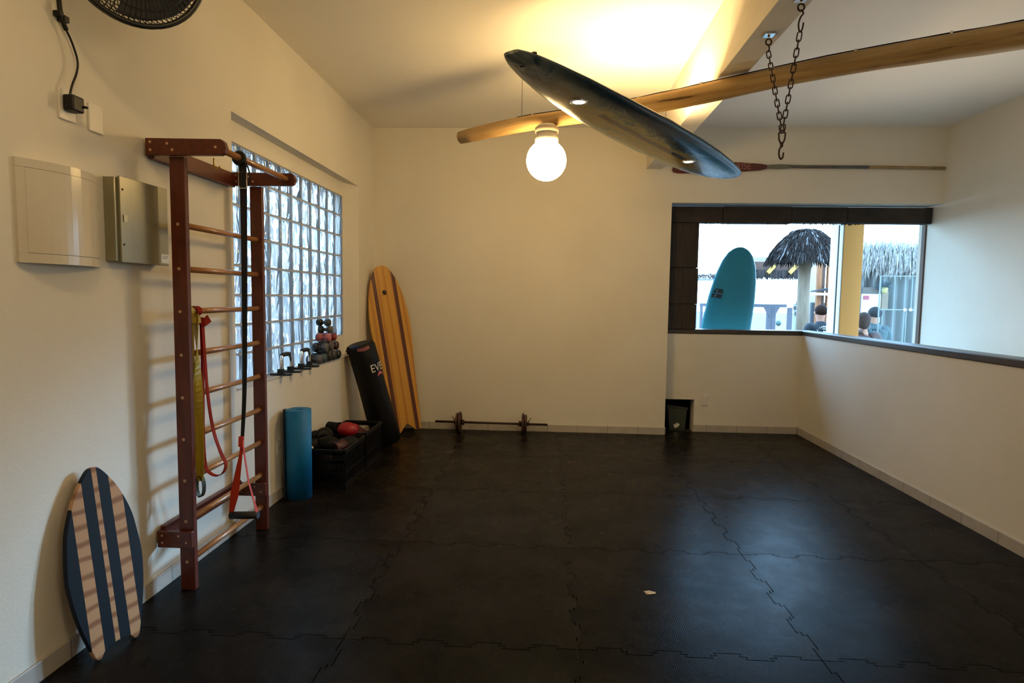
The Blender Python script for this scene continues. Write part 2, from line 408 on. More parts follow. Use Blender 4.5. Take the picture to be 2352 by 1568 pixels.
MB().box((3.31, YG-.002, .26), (XR-.02, YG+.004, 2.385)).build('glass_pane', PANE, w2)
MB().box((3.298, YG-.008, .26), (3.310, YG+.01, 2.388)).build('pane_edge', mat('pane_edge_grey', (.08,.085,.09), .4), w2)

# ------------------------------------------------------------------ foam mats
XS = [XL+.013, -.875, .165, 1.205, 2.245, XH-.013]
YS = [1.47, 2.52, 3.58, 4.63, 5.68, 6.73]
def seam(a, b, corner=.075, n=7, amp=.020):
    """jigsaw offsets along a seam from a to b (list of (pos, offset))"""
    out = [(a, 0)]; L_ = b-a-2*corner; p = L_/n
    for k in range(n):
        s = a+corner+k*p; sg = 1 if k % 2 == 0 else -1
        out += [(s+p*.14, 0), (s+p*.02, sg*amp), (s+p*.98, sg*amp), (s+p*.86, 0)]
    out.append((b, 0)); return out
cols = ['along left wall', 'second from left wall', 'in middle column', 'second from right half wall', 'along right half wall']
rows = ['nearest row', 'second row', 'third row', 'fourth row', 'farthest row']
g_ = .0022
for i in range(5):
    for j in range(5):
        x0, x1, y0, y1 = XS[i], XS[i+1], YS[j], YS[j+1]
        last = j == 4
        if last: y1 = D-.013 if i < 3 else YR-.014
        P = []
        nx = 7 if x1-x0 > .9 else 4
        gx0 = x0+(g_ if i else 0); gx1 = x1-(g_ if i < 4 else 0); gy0 = y0+(g_ if j else 0)
        cx_ = lambda u: min(max(u, gx0), gx1)
        if j == 0: P += [(gx0, y0), (gx1, y0)]
        else: P += [(cx_(u), y0+o+g_) for u, o in seam(x0, x1, n=nx)]
        ysm = YS[j+1] if not last else 6.73
        ytop = y1-(0 if last else g_)
        cy_ = lambda u: min(max(u, gy0), ytop)
        if i == 4: P += [(x1, gy0), (x1, ytop)]
        else: P += [(x1+o-g_, cy_(u)) for u, o in seam(y0, ysm)]
        if last:
            if i == 3: P += [(x1-g_, y1), (WX0+.016, y1), (WX0+.016, D-.013), (x0+g_, D-.013)]
            else: P += [(x1-(g_ if i < 4 else 0), y1), (x0+g_, y1)]
        else: P += [(cx_(u), y1+o-g_) for u, o in seam(x0, x1, n=nx)][::-1]
        if i == 0: P += [(x0, ytop), (x0, gy0)]
        else: P += [(x0+o+g_, cy_(u)) for u, o in seam(y0, ysm)][::-1]
        Q = []
        for p in P:
            if not Q or (abs(p[0]-Q[-1][0])+abs(p[1]-Q[-1][1])) > 1e-4: Q.append(p)
        mt = MB().prism([(a, b, -.0115) for a, b in Q], (0, 0, .0115))
        mt.v = [Vector((v.x, v.y, v.z)) for v in mt.v]
        o = mt.build('foam_mat', FOAM)
        tag(o, 'black interlocking foam floor mat %s, %s' % (cols[i], rows[j]), 'floor mat', 'interlocking foam floor mats')

# ------------------------------------------------------------------ wall ladder (stall bars)
LY0, LY1 = 2.89, 3.69      # near faces of the two uprights
lad = thing('wall_ladder', 'tall reddish brown wooden wall ladder with pull up bar on the left wall', 'wall bars', (-1.81, 3.3, 0))
for y in (LY0, LY1):
    MB().box((-1.852, y, 0), (-1.776, y+.032, 2.19)).build('upright', MAHOG, lad, bev=.003)
RZ = [1.863, 1.645, 1.433, 1.215, 1.0, .786, .573, .361, .148]
for z in RZ:
    rg = MB().tube([(-1.816, LY0+.004, z), (-1.816, LY1+.004, z)], .0155, 14).build('rung', DOWEL, lad)
    MB().tube([(-1.816, LY0-.002, z), (-1.816, LY0+.006, z)], .008, 10).build('dowel_plug', PLUGW, rg)
    MB().lathe([(.012, -.012), (.017, -.004), (.019, .0)], (-1.816, LY1-.001, z), (0,1,0), 14).build('rung_end', DOWEL, rg)
for y in (LY0-.030, LY1-.030):
    P = []
    for (a, b) in ((-1.951, 2.19), (-1.575, 2.19), (-1.556, 2.20), (-1.548, 2.226), (-1.556, 2.253), (-1.575, 2.266), (-1.951, 2.272)): P.append((a, y, b))
    ar = MB().prism(P, (0, .029, 0)).build('top_arm', MAHOGY, lad, bev=.003)
    for (a, b) in ((-1.925, 2.253), (-1.925, 2.215), (-1.84, 2.245), (-1.815, 2.215), (-1.60, 2.228)):
        MB().tube([(a, y-.0015, b), (a, y+.004, b)], .0065, 10).build('dowel_plug', PLUGW, ar)
    br = MB().box((-1.951, y, .232), (-1.772, y+.029, .316)).build('bottom_bracket', MAHOGY, lad, bev=.003)
    for (a, b) in ((-1.925, .295), (-1.925, .258), (-1.84, .295), (-1.80, .262)):
        MB().tube([(a, y-.0015, b), (a, y+.004, b)], .0055, 10).build('dowel_plug', PLUGW, br)
MB().box((-1.951, LY0-.001, 2.178), (-1.925, LY1-.03, 2.262)).build('top_batten', MAHOGY, lad, bev=.003)
MB().box((-1.951, LY0-.001, .258), (-1.925, LY1-.03, .336)).build('bottom_batten', MAHOGY, lad, bev=.003)
MB().tube([(-1.60, LY0-.006, 2.228), (-1.60, LY1-.02, 2.228)], .0165, 16).build('pull_up_bar', DOWEL, lad)
hk = MB().tube(smooth_pts([(-1.67, LY0+.08, 2.20), (-1.67, LY0+.08, 2.165), (-1.655, LY0+.08, 2.145), (-1.64, LY0+.08, 2.16)], 5), .004, 8)
hk.build('brass_hook', mat('brass', (.5,.35,.08), .35, metal=.8), lad)

# suspension trainer
tr = thing('suspension_trainer', 'black strap with red sling handle hanging from the wall ladder bar', 'exercise strap', (-1.6, 3.09, 2.24))
MB().tube([(-1.60+.027*math.cos(a), 3.085, 2.226+.027*math.sin(a)) for a in [2*PI*k/16 for k in range(16)]], .012, 8, closed=True).build('bar_loop', STRAPB, tr)
wd = Vector((.6, -.8, 0))
MB().ribbon(smooth_pts([(-1.585, 3.09, 2.21), (-1.588, 3.10, 2.10), (-1.592, 3.105, 1.8), (-1.60, 3.11, 1.4), (-1.612, 3.115, 1.0), (-1.632, 3.12, .735)], 6),
            [Vector((1, .1*k/30, 0)) for k in range(31)], [.042-.0008*k for k in range(31)], .003).build('strap', STRAPB, tr)
MB().ribbon(smooth_pts([(-1.572, 3.085, 2.22), (-1.548, 3.09, 2.15), (-1.556, 3.095, 2.09)], 5), (1,.6,0), .008, .002).build('strap_tail', STRAPB, tr)
bk = MB()
for (a, b, c, d) in ((-.023, 2.155, -.020, 2.075), (.020, 2.155, .023, 2.075)): bk.box((-1.588+a, 3.092, d), (-1.588+c, 3.096, b))
for z in (2.155, 2.073): bk.box((-1.611, 3.092, z), (-1.565, 3.096, z+.003))
bk.build('buckle', CHROME, tr)
hx0, hx1, hy = -1.735, -1.575, 3.17
MB().tube([(hx0, hy, .292), (hx1, hy, .300)], .021, 14).build('foam_grip', BLACKR, tr)
MB().ribbon([(-1.632, 3.12, .742), (-1.645, 3.13, .66), (-1.67, 3.14, .55), (-1.70, 3.155, .42), (hx0+.004, hy, .300)], (1,.2,0), [.018, .016, .03, .045, .022], .002).build('sling_strap', STRAPR, tr)
MB().ribbon([(-1.632, 3.12, .742), (-1.628, 3.13, .66), (-1.612, 3.14, .5), (-1.59, 3.155, .38), (hx1-.004, hy, .308)], (.2,1,0), [.014, .012, .012, .014, .022], .002).build('sling_strap', STRAPR, tr)
MB().ribbon([(-1.634, 3.11, .70), (-1.632, 3.112, .755)], (1,0,0), .024, .016).ribbon([(-1.645, 3.11, .738), (-1.618, 3.112, .745)], (0,0,1), .012, .008).build('strap_knot', STRAPR, tr)

# resistance bands on the third rung
def band(name, label, m, y, top, paths, w):
    t = thing(name, label, 'resistance band', (-1.79, y, top))
    MB().ribbon([(-1.816+.024*math.cos(a), y, 1.433+.024*math.sin(a)) for a in [2*PI*k/20 for k in range(21)]], (0,1,0), w*1.05, .004).build('rung_loop', m, t)
    for nm, pts, wds, ws in paths: MB().ribbon(pts, wds, ws, .004).build(nm, m, t)
    return t
py = smooth_pts([(-1.786, 2.965, 1.42), (-1.782, 2.968, 1.25), (-1.785, 2.972, 1.05), (-1.788, 2.975, .85), (-1.79, 2.98, .65), (-1.792, 2.985, .545)], 7)
tw = [Vector((math.cos(.5+.10*k), -math.sin(.5+.10*k)*.6, 0)) for k in range(len(py))]
pb = smooth_pts([(-1.80, 2.955, 1.42), (-1.80, 2.95, 1.2), (-1.797, 2.955, .95), (-1.793, 2.965, .7), (-1.792, 2.985, .545)], 7)
yb = band('resistance_band', 'yellow latex loop band looped over the ladder rung', YEL, 2.955, 1.45, [
    ('front_strand', py, tw, [.050]*len(py)), ('rear_strand', pb, [Vector((.8,.5,0))]*len(pb), [.026]*len(pb)),
    ('hitch_wrap', [(-1.795, 2.94, 1.392), (-1.775, 2.965, 1.385), (-1.775, 2.995, 1.39)], (0,0,1), .032)], .034)
lp = [(-1.792+.020*math.sin(a), 2.985, .515+.055*math.cos(a)) for a in [2*PI*k/24 for k in range(25)]]
MB().ribbon(lp, (.3,1,0), .022, .004).build('loop_end', mat('dark_olive_latex', (.03,.035,.012), .5), yb)
pr = smooth_pts([(-1.780, 3.02, 1.40), (-1.772, 3.02, 1.2), (-1.755, 3.01, 1.0), (-1.725, 3.0, .82), (-1.685, 2.995, .70), (-1.655, 2.99, .64), (-1.665, 2.985, .595), (-1.70, 2.985, .575), (-1.74, 2.985, .59), (-1.765, 2.99, .63), (-1.778, 3.0, .8), (-1.785, 3.02, 1.1), (-1.79, 3.025, 1.40)], 6)
rb = band('resistance_band', 'red latex loop band beside the yellow band on the ladder rung', REDL, 3.02, 1.45, [
    ('long_loop', pr, [Vector((0,1,.0)) if i < 24 or i > 52 else Vector((.1,1,0)) for i in range(len(pr))], [.024]*len(pr)),
    ('hitch_wrap', [(-1.795, 3.0, 1.388), (-1.768, 3.02, 1.375), (-1.760, 3.05, 1.395)], (0,.2,1), .042)], .04)

# ------------------------------------------------------------------ boards
def deck(half, L_, th, rock, n=48, m=9, y0=0):
    """board outline: half(t) half width, lying in XY (y from 0 to L), z = thickness"""
    b = MB(); vs = []; fs = []
    ring = []
    for k in range(m): ring.append((math.cos(PI*k/(m-1)), 1))
    for k in range(1, m-1): ring.append((math.cos(PI+PI*k/(m-1)), -1))
    R = len(ring)
    for i in range(n+1):
        t = .5-.5*math.cos(PI*i/n); h = half(t); tt = th(t)
        for (c, s_) in ring:
            e = max(0., 1-abs(c)**3.0)**.5
            vs.append((c*h, t*L_, rock(t) + s_*e*tt/2))
    for i in range(n):
        for k in range(R):
            l = (k+1) % R; fs.append((i*R+k, i*R+l, i*R+R+l, i*R+R+k))
    fs.append(tuple(range(R))[::-1]); fs.append(tuple(n*R+k for k in range(R)))
    return b.add(vs, fs, True)
def basis(xa, ya):
    xa = Vector(xa).normalized(); ya = Vector(ya); ya = (ya - xa*ya.dot(xa)).normalized(); za = xa.cross(ya)
    return Matrix((xa, ya, za)).transposed().to_quaternion()

# small striped balance board leaning on the left wall
skim = [(0, .787), (.024,.779), (.058,.740), (.103,.668), (.145,.56), (.162,.46), (.171,.36), (.163,.26), (.148,.17), (.126,.085), (.104,.012), (.094,.0), (.078,.0), (.062,.022), (.0,.035)]
skim = [(x, y) for x, y in skim]
sm = smooth_pts([(x, y, 0) for x, y in skim[:11]], 5)
half_pts = [(p.x, p.y) for p in sm] + skim[11:]
outl = half_pts + [(-x, y) for x, y in half_pts[::-1] if x > 1e-4]
bq = basis((.219,.976,0), (-.132,.03,.991))
bb = thing('balance_board', 'small navy and wood striped board leaning on the left wall', 'board', (-1.808, 2.369, .004), rot=bq)
SKM = striped_board('navy_striped_ply', [(.011,.061), (.115,.5)], (.50,.29,.15), (.27,.125,.055), NAVY, 'Y', (1, 1.5, 1), coat=.0, rough=.6)
MB().prism([(x, y, -.012) for x, y in outl], (0, 0, .022)).build('deck', SKM, bb, local=True, bev=.003)

# yellow wooden longboard in the corner
yl = [(0,1.866), (.06,1.848), (.115,1.775), (.17,1.65), (.212,1.47), (.235,1.25), (.228,1.0), (.207,.75), (.190,.45), (.176,.15), (.165,.03), (.158,.0)]
ys = smooth_pts([(x, y, 0) for x, y in yl], 4)
half_pts = [(p.x, p.y) for p in ys] + [(.10,-.0), (.088,.008), (.035,.062), (0,.088)]
outl = half_pts + [(-x, y) for x, y in half_pts[::-1] if x > 1e-4]
yq = basis((.765,.636,.101), (-.177,.058,.983))
YT = Vector((-1.497, 6.489, .020))
yb_ = thing('wooden_surfboard', 'yellow varnished wooden surfboard with two dark stripes leaning in the back corner', 'surfboard', YT, rot=yq)
YM = striped_board('yellow_varnished_pine', [(.098,.142)], (.58,.30,.040), (.45,.20,.022), (.085,.020,.008), 'X', (1.2, .12, 1), coat=.4, rough=.4)
MB().prism([(x, y, -.028) for x, y in outl], (0, 0, .03)).build('deck', YM, yb_, local=True, bev=.006)
em = MB().lathe([(.026, .0022), (.0265, .0032), (.0, .0034)], (-.014, 1.566, .0), (0,0,1), 28)
em.build('emblem', mat('emblem_dark', (.025,.008,.008), .5), yb_, local=True)
MB().tube(smooth_pts([(-.026,1.571,.0045), (-.016,1.575,.0045), (-.004,1.572,.0045), (-.004,1.562,.0045)], 4), .0022, 6).build('emblem_mark', mat('emblem_pale', (.35,.22,.2), .5), yb_, local=True)
ln = MB(); xx = -.062
for k, w in enumerate((.012,.008,.011,.007,.010,.011,.008,.012)): ln.box((xx, 1.530, .0021), (xx+w*.75, 1.538, .0028)); xx += w+.001
ln.build('lettering', mat('emblem_text', (.24,.10,.02), .6), yb_, local=True)

# surfboard hung below the log, with two spots in its underside
A_ = Vector((-.165, 2.626, 2.535)); B_ = Vector((1.53, 5.20, 2.535))
ya = (B_-A_); SL = ya.length; ya.normalize(); xa = Vector((ya.y, -ya.x, 0))
sq = basis(xa, ya)
HW = [(0,.040), (.012,.062), (.03,.084), (.07,.114), (.14,.152), (.25,.188), (.4,.218), (.55,.232), (.68,.226), (.8,.204), (.88,.176), (.94,.142), (.975,.102), (.992,.062), (1,.016)]
def half_s(t): return interp(HW, t)
def th_s(t): return .014+.066*(math.sin(PI*min(max(t,.0),1)))**.6
def rock_s(t): return .03*max(0,.3-t)**2/.09 + .012*max(0,t-.75)**2/.0625
def surf_mat():
    m = bpy.data.materials.new('resin_swirl'); m.use_nodes = True; N, L = nodes(m); b = N['Principled BSDF']
    b.inputs['Roughness'].default_value = .22; b.inputs['Coat Weight'].default_value = .13; b.inputs['Coat Roughness'].default_value = .06; b.inputs['Specular IOR Level'].default_value = .22
    tc = N.new('ShaderNodeTexCoord'); s = N.new('ShaderNodeSeparateXYZ'); L.new(tc.outputs['Object'], s.inputs[0])
    mp = N.new('ShaderNodeMapping'); mp.inputs['Scale'].default_value = (1,.35,1); mp.inputs['Rotation'].default_value = (0,0,.35); L.new(tc.outputs['Object'], mp.inputs[0])
    nz = N.new('ShaderNodeTexNoise'); nz.inputs['Scale'].default_value = 9; nz.inputs['Detail'].default_value = 7; nz.inputs['Roughness'].default_value = .7; nz.inputs['Distortion'].default_value = .8; L.new(mp.outputs[0], nz.inputs['Vector'])
    d = math_n(N, L, 'SUBTRACT', nz.outputs['Fac'], .5)
    # distance from centre line, pushed around by the noise
    r = math_n(N, L, 'ABSOLUTE', math_n(N, L, 'ADD', s.outputs[0], .03)); r = math_n(N, L, 'ADD', r, math_n(N, L, 'MULTIPLY', d, .42))
    cr = N.new('ShaderNodeValToRGB'); L.new(math_n(N, L, 'MULTIPLY', r, 4.2), cr.inputs[0])
    e = cr.color_ramp.elements; e[0].position = .06; e[0].color = (.55,.36,.055,1); e[1].position = .92; e[1].color = (.010,.04,.075,1)
    x = e.new(.30); x.color = (.46,.36,.085,1); x = e.new(.5); x.color = (.20,.25,.12,1); x = e.new(.66); x.color = (.035,.09,.12,1)
    # silver grey towards both ends
    yy = math_n(N, L, 'ABSOLUTE', math_n(N, L, 'SUBTRACT', math_n(N, L, 'MULTIPLY', s.outputs[1], 1/SL), .48))
    en = N.new('ShaderNodeMapRange'); L.new(math_n(N, L, 'ADD', yy, math_n(N, L, 'MULTIPLY', d, .3)), en.inputs[0]); en.inputs[1].default_value = .22; en.inputs[2].default_value = .40
    cg = N.new('ShaderNodeValToRGB'); L.new(nz.outputs['Fac'], cg.inputs[0])
    cg.color_ramp.elements[0].position = .40; cg.color_ramp.elements[0].color = (.02,.06,.085,1); cg.color_ramp.elements[1].position = .62; cg.color_ramp.elements[1].color = (.42,.44,.38,1)
    c = mix_n(N, L, en.outputs[0], cr.outputs[0], cg.outputs[0])
    # dark rails
    rl = N.new('ShaderNodeMapRange'); L.new(math_n(N, L, 'ADD', s.outputs[0], math_n(N, L, 'MULTIPLY', d, .26)), rl.inputs[0]); rl.inputs[1].default_value = .055; rl.inputs[2].default_value = .135
    c = mix_n(N, L, math_n(N, L, 'MULTIPLY', rl.outputs[0], .92), c, (.008,.032,.06))
    # brown stringer
    st = N.new('ShaderNodeMapRange'); L.new(math_n(N, L, 'ADD', math_n(N, L, 'ABSOLUTE', s.outputs[0]), math_n(N, L, 'MULTIPLY', d, .03)), st.inputs[0]); st.inputs[1].default_value = .026; st.inputs[2].default_value = .012
    gate = math_n(N, L, 'MULTIPLY', math_n(N, L, 'GREATER_THAN', s.outputs[1], .8), math_n(N, L, 'LESS_THAN', s.outputs[1], 2.02))
    c = mix_n(N, L, math_n(N, L, 'MULTIPLY', st.outputs[0], gate), c, (.075,.026,.009))
    L.new(c, b.inputs['Base Color'])
    bp = N.new('ShaderNodeBump'); bp.inputs['Strength'].default_value = .25; bp.inputs['Distance'].default_value = .01; L.new(nz.outputs['Fac'], bp.inputs['Height']); L.new(bp.outputs[0], b.inputs['Normal'])
    return m
sb = thing('ceiling_surfboard', 'glossy blue black and amber surfboard hung flat below the log, lamps in its underside', 'surfboard', A_, rot=sq)
deck(half_s, SL, th_s, rock_s, n=60, m=11).build('board', surf_mat(), sb, local=True)
def zb(t): return rock_s(t) - th_s(t)/2
for (x, y) in ((.0, .57), (.0, 2.10)):
    z = zb(y/SL)
    rim = MB().lathe([(.030, .004), (.043, .003), (.046, -.002), (.041, -.006), (.032, -.004), (.030, .004)], (x, y, z), (0,0,1), 32, caps=False).build('lamp_rim', CHROME, sb, local=True)
    MB().lathe([(.0, -.003), (.032, -.003), (.032, .002), (.0, .002)], (x, y, z), (0,0,1), 28).build('lamp_lens', BULBL, rim, local=True)
MB().box((-.006, 1.80, zb(1.86/SL)-.004), (.006, 1.98, zb(1.86/SL)+.006)).build('fin_box', BLACKP, sb, local=True)
MB().lathe([(.0, -.002), (.012, -.002), (.012, .004), (.0, .004)], (-.02, .11, zb(.11/SL)), (0,0,1), 20).build('leash_plug', BLACKP, sb, local=True)
for (x, y) in ((.05, .10),):
    t = y/SL; zt = rock_s(t)+th_s(t)/2
    MB().tube([(x, y, zt-.005), (x, y, zt+.012)], .004, 8).lathe([(.006,0),(.012,.002),(.012,.012),(.006,.014)], (x, y, zt-.002), (0,0,1), 12).build('eye_screw', IRON, sb, local=True)
la_, lb_ = Vector((-.745, 5.165)), Vector((4.2, 2.055))
for x in (-.15, -.07):          # short wires straight up to the log that crosses above
    o2 = (A_+xa*x).to_2d(); d2 = ya.to_2d(); e2 = (lb_-la_); den = d2.x*e2.y-d2.y*e2.x
    y = ((la_.x-o2.x)*e2.y-(la_.y-o2.y)*e2.x)/den
    t = y/SL; zt = rock_s(t)+th_s(t)/2*.8
    MB().tube([(x, y, zt-.01), (x, y, 2.83-A_.z)], .0012, 6).build('hanging_wire', IRON, sb, local=True)

# ------------------------------------------------------------------ log, globe
def log_mat(d):
    m = bpy.data.materials.new('peeled_log_grain'); m.use_nodes = True; N, L = nodes(m); b = N['Principled BSDF']; b.inputs['Roughness'].default_value = .6; b.inputs['Specular IOR Level'].default_value = .3
    tc = N.new('ShaderNodeTexCoord'); cb = N.new('ShaderNodeCombineXYZ')
    for i, (v, k) in enumerate(((d, .55), (Vector((-d.y, d.x, 0)), 8), (Vector((0,0,1)), 8))):
        q = N.new('ShaderNodeVectorMath'); q.operation = 'DOT_PRODUCT'; L.new(tc.outputs['Object'], q.inputs[0]); q.inputs[1].default_value = v*k; L.new(q.outputs['Value'], cb.inputs[i])
    nz = N.new('ShaderNodeTexNoise'); nz.inputs['Scale'].default_value = 3; nz.inputs['Detail'].default_value = 6; nz.inputs['Roughness'].default_value = .65; L.new(cb.outputs[0], nz.inputs['Vector'])
    cr = N.new('ShaderNodeValToRGB'); L.new(nz.outputs['Fac'], cr.inputs[0]); e = cr.color_ramp.elements
    e[0].position = .30; e[0].color = (.07,.035,.014,1); e[1].position = .72; e[1].color = (.56,.38,.17,1)
    x = e.new(.37); x.color = (.34,.205,.075,1); x = e.new(.5); x.color = (.45,.29,.115,1)
    L.new(cr.outputs[0], b.inputs['Base Color'])
    bp = N.new('ShaderNodeBump'); bp.inputs['Strength'].default_value = .35; bp.inputs['Distance'].default_value = .01; L.new(nz.outputs['Fac'], bp.inputs['Height']); L.new(bp.outputs[0], b.inputs['Normal'])
    return m
LA, LB = Vector((-.745, 5.165, 2.868)), Vector((4.2, 2.055, 2.868))
ld = (LB-LA).normalized()
lg = thing('hanging_log', 'peeled round timber log slung across the room below the ceiling', 'log', (LA+LB)/2)
pts = []; rs = []
random.seed(5)
for k in range(41):
    t = k/40; p = LA+(LB-LA)*t
    pts.append(p + Vector((0,0,.008*math.sin(5*t*PI)+.006*math.sin(17*t)))); rs.append(.054+.016*t+.0025*math.sin(23*t)+random.uniform(-.0012,.0012))
rs[0] *= .93
MB().tube(pts, rs, 20).build('log', log_mat(ld), lg)
cp = []
for k in range(4, 41):
    t = k/40; p = pts[k]; cp.append(p+Vector((0,0,rs[k]+.004+.004*abs(math.sin(k*1.7)))))
MB().tube(cp, .0035, 6).build('cable', BLACKP, lg)
for k in range(5, 40, 3): MB().obox(cp[k-4], ld*.006, ld.cross(Vector((0,0,1)))*.007, Vector((0,0,.007))).build('cable_clip', WHITEP, lg)
MB().tube([(-.215, 4.845, 2.90), (-.215, 4.87, H)], .002, 6).build('hanging_wire', IRON, lg)
MB().tube([(3.0, 2.81, 2.92), (3.0, 2.81, H)], .002, 6).build('hanging_wire', IRON, lg)

GC = Vector((-.014, 4.60, 2.552)); GR = .150
gl = thing('globe_lamp', 'lit white globe lamp fixed under the log', 'lamp', GC)
MB().ball(GC, GR, n=40, m=24).build('globe', GLOBE, gl)
MB().lathe([(.055, .128), (.085, .128), (.088, .15), (.088, .172), (.075, .178), (.075, .2), (.06, .205)], GC, (0,0,1), 36).build('gallery', WHITEP, gl)
MB().lathe([(.06, .2), (.088, .205), (.09, .235), (.06, .262)], GC, (0,0,1), 36).build('ceiling_cup', mat('aged_cup', (.45,.38,.3), .5), gl)

# chain on the beam
HA, HB, VB = Vector((1.165, 3.385, 2.945)), Vector((1.175, 3.0, 2.945)), Vector((1.172, 3.155, 2.372))
ch = thing('hanging_chain', 'rusty V shaped chain with snap hook hanging from the ceiling beam', 'chain', (1.17, 3.17, 2.945))
def link_mb(c, d, roll, l, w, r):
    d = Vector(d).normalized(); a = Vector((1,0,0)); a = (a-d*a.dot(d)).normalized(); b = d.cross(a)
    s = a*math.cos(roll)+b*math.sin(roll); pts = []
    for k in range(20):
        t = 2*PI*k/20; pts.append(Vector(c)+d*((l/2-w/2)*(1 if math.cos(t) > 0 else -1)*(1 if abs(math.cos(t)) > 1e-6 else 0)+w/2*math.cos(t))+s*(w/2*math.sin(t)))
    return MB().tube(pts, r, 8, closed=True)
for Hk, off in ((HA, .09), (HB, .155)):
    pl = MB().box((Hk.x-.028, Hk.y-.028, 2.937), (Hk.x+.028, Hk.y+.028, 2.9455)).build('anchor_plate', CHROME, ch, bev=.002)
    MB().tube([(Hk.x, Hk.y, 2.937), (Hk.x, Hk.y, 2.92)], .007, 8).build('bolt_nut', CHROME, pl)
    MB().tube([(Hk.x+.015*math.sin(a), Hk.y, 2.905+.016*math.cos(a)) for a in [2*PI*k/20 for k in range(20)]], .0045, 8, closed=True).build('eye_bolt', RUST, ch)
    if off > .1:
        pts = [(.0,.0,2.905-.012), (.012,0,2.878), (0,0,2.86), (-.008,0,2.83), (-.004,0,2.80), (.006,0,2.797), (.012,0,2.815), (.014,0,2.835)]
        MB().tube(smooth_pts([(Hk.x+a, Hk.y+b, c) for a, b, c in pts], 5), .0042, 8).build('s_hook', RUST, ch)
    else:
        MB().tube(smooth_pts([(Hk.x, Hk.y, 2.892), (Hk.x+.005, Hk.y, 2.87), (Hk.x-.002, Hk.y, 2.852)], 5), .0042, 8).build('s_hook', RUST, ch)
    a = Vector((Hk.x, Hk.y, 2.945-off)); n = 13; d = (VB-a); pitch = d.length/n
    for k in range(n):
        link_mb(a+d*((k+.5)/n), d, (k % 2)*PI/2+.4, pitch*1.22, .020, .0032).build('chain_link', RUST, ch)
cb = [VB+Vector((.0,0,.01)), VB+Vector((.016,0,-.005)), VB+Vector((.014,0,-.035)), VB+Vector((.005,0,-.055)), VB+Vector((-.005,0,-.055)), VB+Vector((-.014,0,-.035)), VB+Vector((-.016,0,-.005))]
MB().tube(cb, .0045, 8, closed=True).build('snap_ring', RUST, ch)
MB().lathe([(.004,-.075),(.008,-.07),(.008,-.052),(.005,-.048)], VB, (0,0,1), 12).build('swivel', RUST, ch)
sh_ = [VB+Vector(p) for p in ((.0,0,-.07), (-.010,0,-.085), (-.010,0,-.115), (.0,0,-.132), (.009,0,-.12), (.010,0,-.10))]
MB().tube(smooth_pts(sh_, 4), .0048, 8).build('snap_hook', RUST, ch)

# paddle on the back wall
PY = D-.018
pd = thing('wall_paddle', 'long canoe paddle with dark red blade and grey and tan shaft on the back wall', 'paddle', (2.8, D, 2.92))
bl = [(1.352,2.935), (1.37,2.905), (1.42,2.895), (1.6,2.895), (2.05,2.912), (2.30,2.93), (2.37,2.948)]
bt = [(2.37,2.985), (2.30,2.998), (2.05,3.014), (1.6,3.02), (1.42,3.005), (1.37,2.985)]
MB().prism([(x, PY-.011, z) for x, z in bl+bt], (0, .022, 0)).build('blade', mat('dark_red_paint', (.115,.018,.012), .5, var=(.075,.012,.009), vscale=9), pd, bev=.006)
MB().prism([(2.36, PY-.012, 2.947), (2.36, PY-.012, 2.986), (2.50, PY-.014, 2.994), (2.62, PY-.016, 2.988), (2.62, PY-.016, 2.952), (2.50, PY-.014, 2.944)], (0, .026, 0)).build('throat', mat('grey_green_paint', (.17,.165,.13), .55), pd, bev=.006)
MB().tube([(2.60, PY, 2.970), (3.43, PY, 2.966)], [.017,.018], 14).build('grey_shaft', mat('worn_grey_paint', (.16,.145,.135), .6, var=(.09,.085,.085), vscale=12), pd)
MB().tube([(3.43, PY, 2.966), (4.215, PY, 2.956)], .0178, 14).build('tan_shaft', mat('worn_tan_wood', (.42,.31,.17), .6, var=(.28,.2,.1), vscale=14), pd)
vs, fs = text_mb('RISE', .094)
MB().add([(2.112+v.x*.95, PY-.0125, 2.966+v.y) for v in vs], fs).build('lettering', mat('faded_letters', (.36,.16,.11), .6), pd, auto=False)

# ------------------------------------------------------------------ left wall fittings
# white fuse box cover, bowed
fb = thing('fuse_box', 'old white enamel fuse box cover with bowed lower edge on the left wall', 'fuse box', (XL, 2.33, 1.63))
def bow(y): u = (y-2.33)/.205; return .012+.066*max(0, 1-u*u)
ys_ = [2.122+.0257*k for k in range(17)]
def bowed(z0, z1, dx=0, ya=0, yb=16):
    b = MB(); vs = []; n = 0
    for k in range(ya, yb+1):
        y = ys_[k]; vs += [(XL, y, z0), (XL+bow(y)+dx, y, z0), (XL+bow(y)+dx, y, z1), (XL, y, z1)]; n += 1
    fs = [(0,1,2,3), tuple((n-1)*4+k for k in (3,2,1,0))]
    for i in range(n-1):
        for k in range(4): l = (k+1) % 4; fs.append((i*4+k, i*4+l, i*4+4+l, i*4+4+k))
    return b.add(vs, fs)
bowed(1.632, 1.668).build('bottom_rail', BOARDW, fb)
bowed(1.986, 2.018).build('top_rail', BOARDW, fb)
bowed(1.6695, 1.9845, .001, 1, 15).build('door', BOARDW, fb)
bowed(1.6685, 1.9855, -.001, 0, 1).build('side_rail', BOARDW, fb)
bowed(1.6685, 1.9855, -.001, 15, 16).build('side_rail', BOARDW, fb)
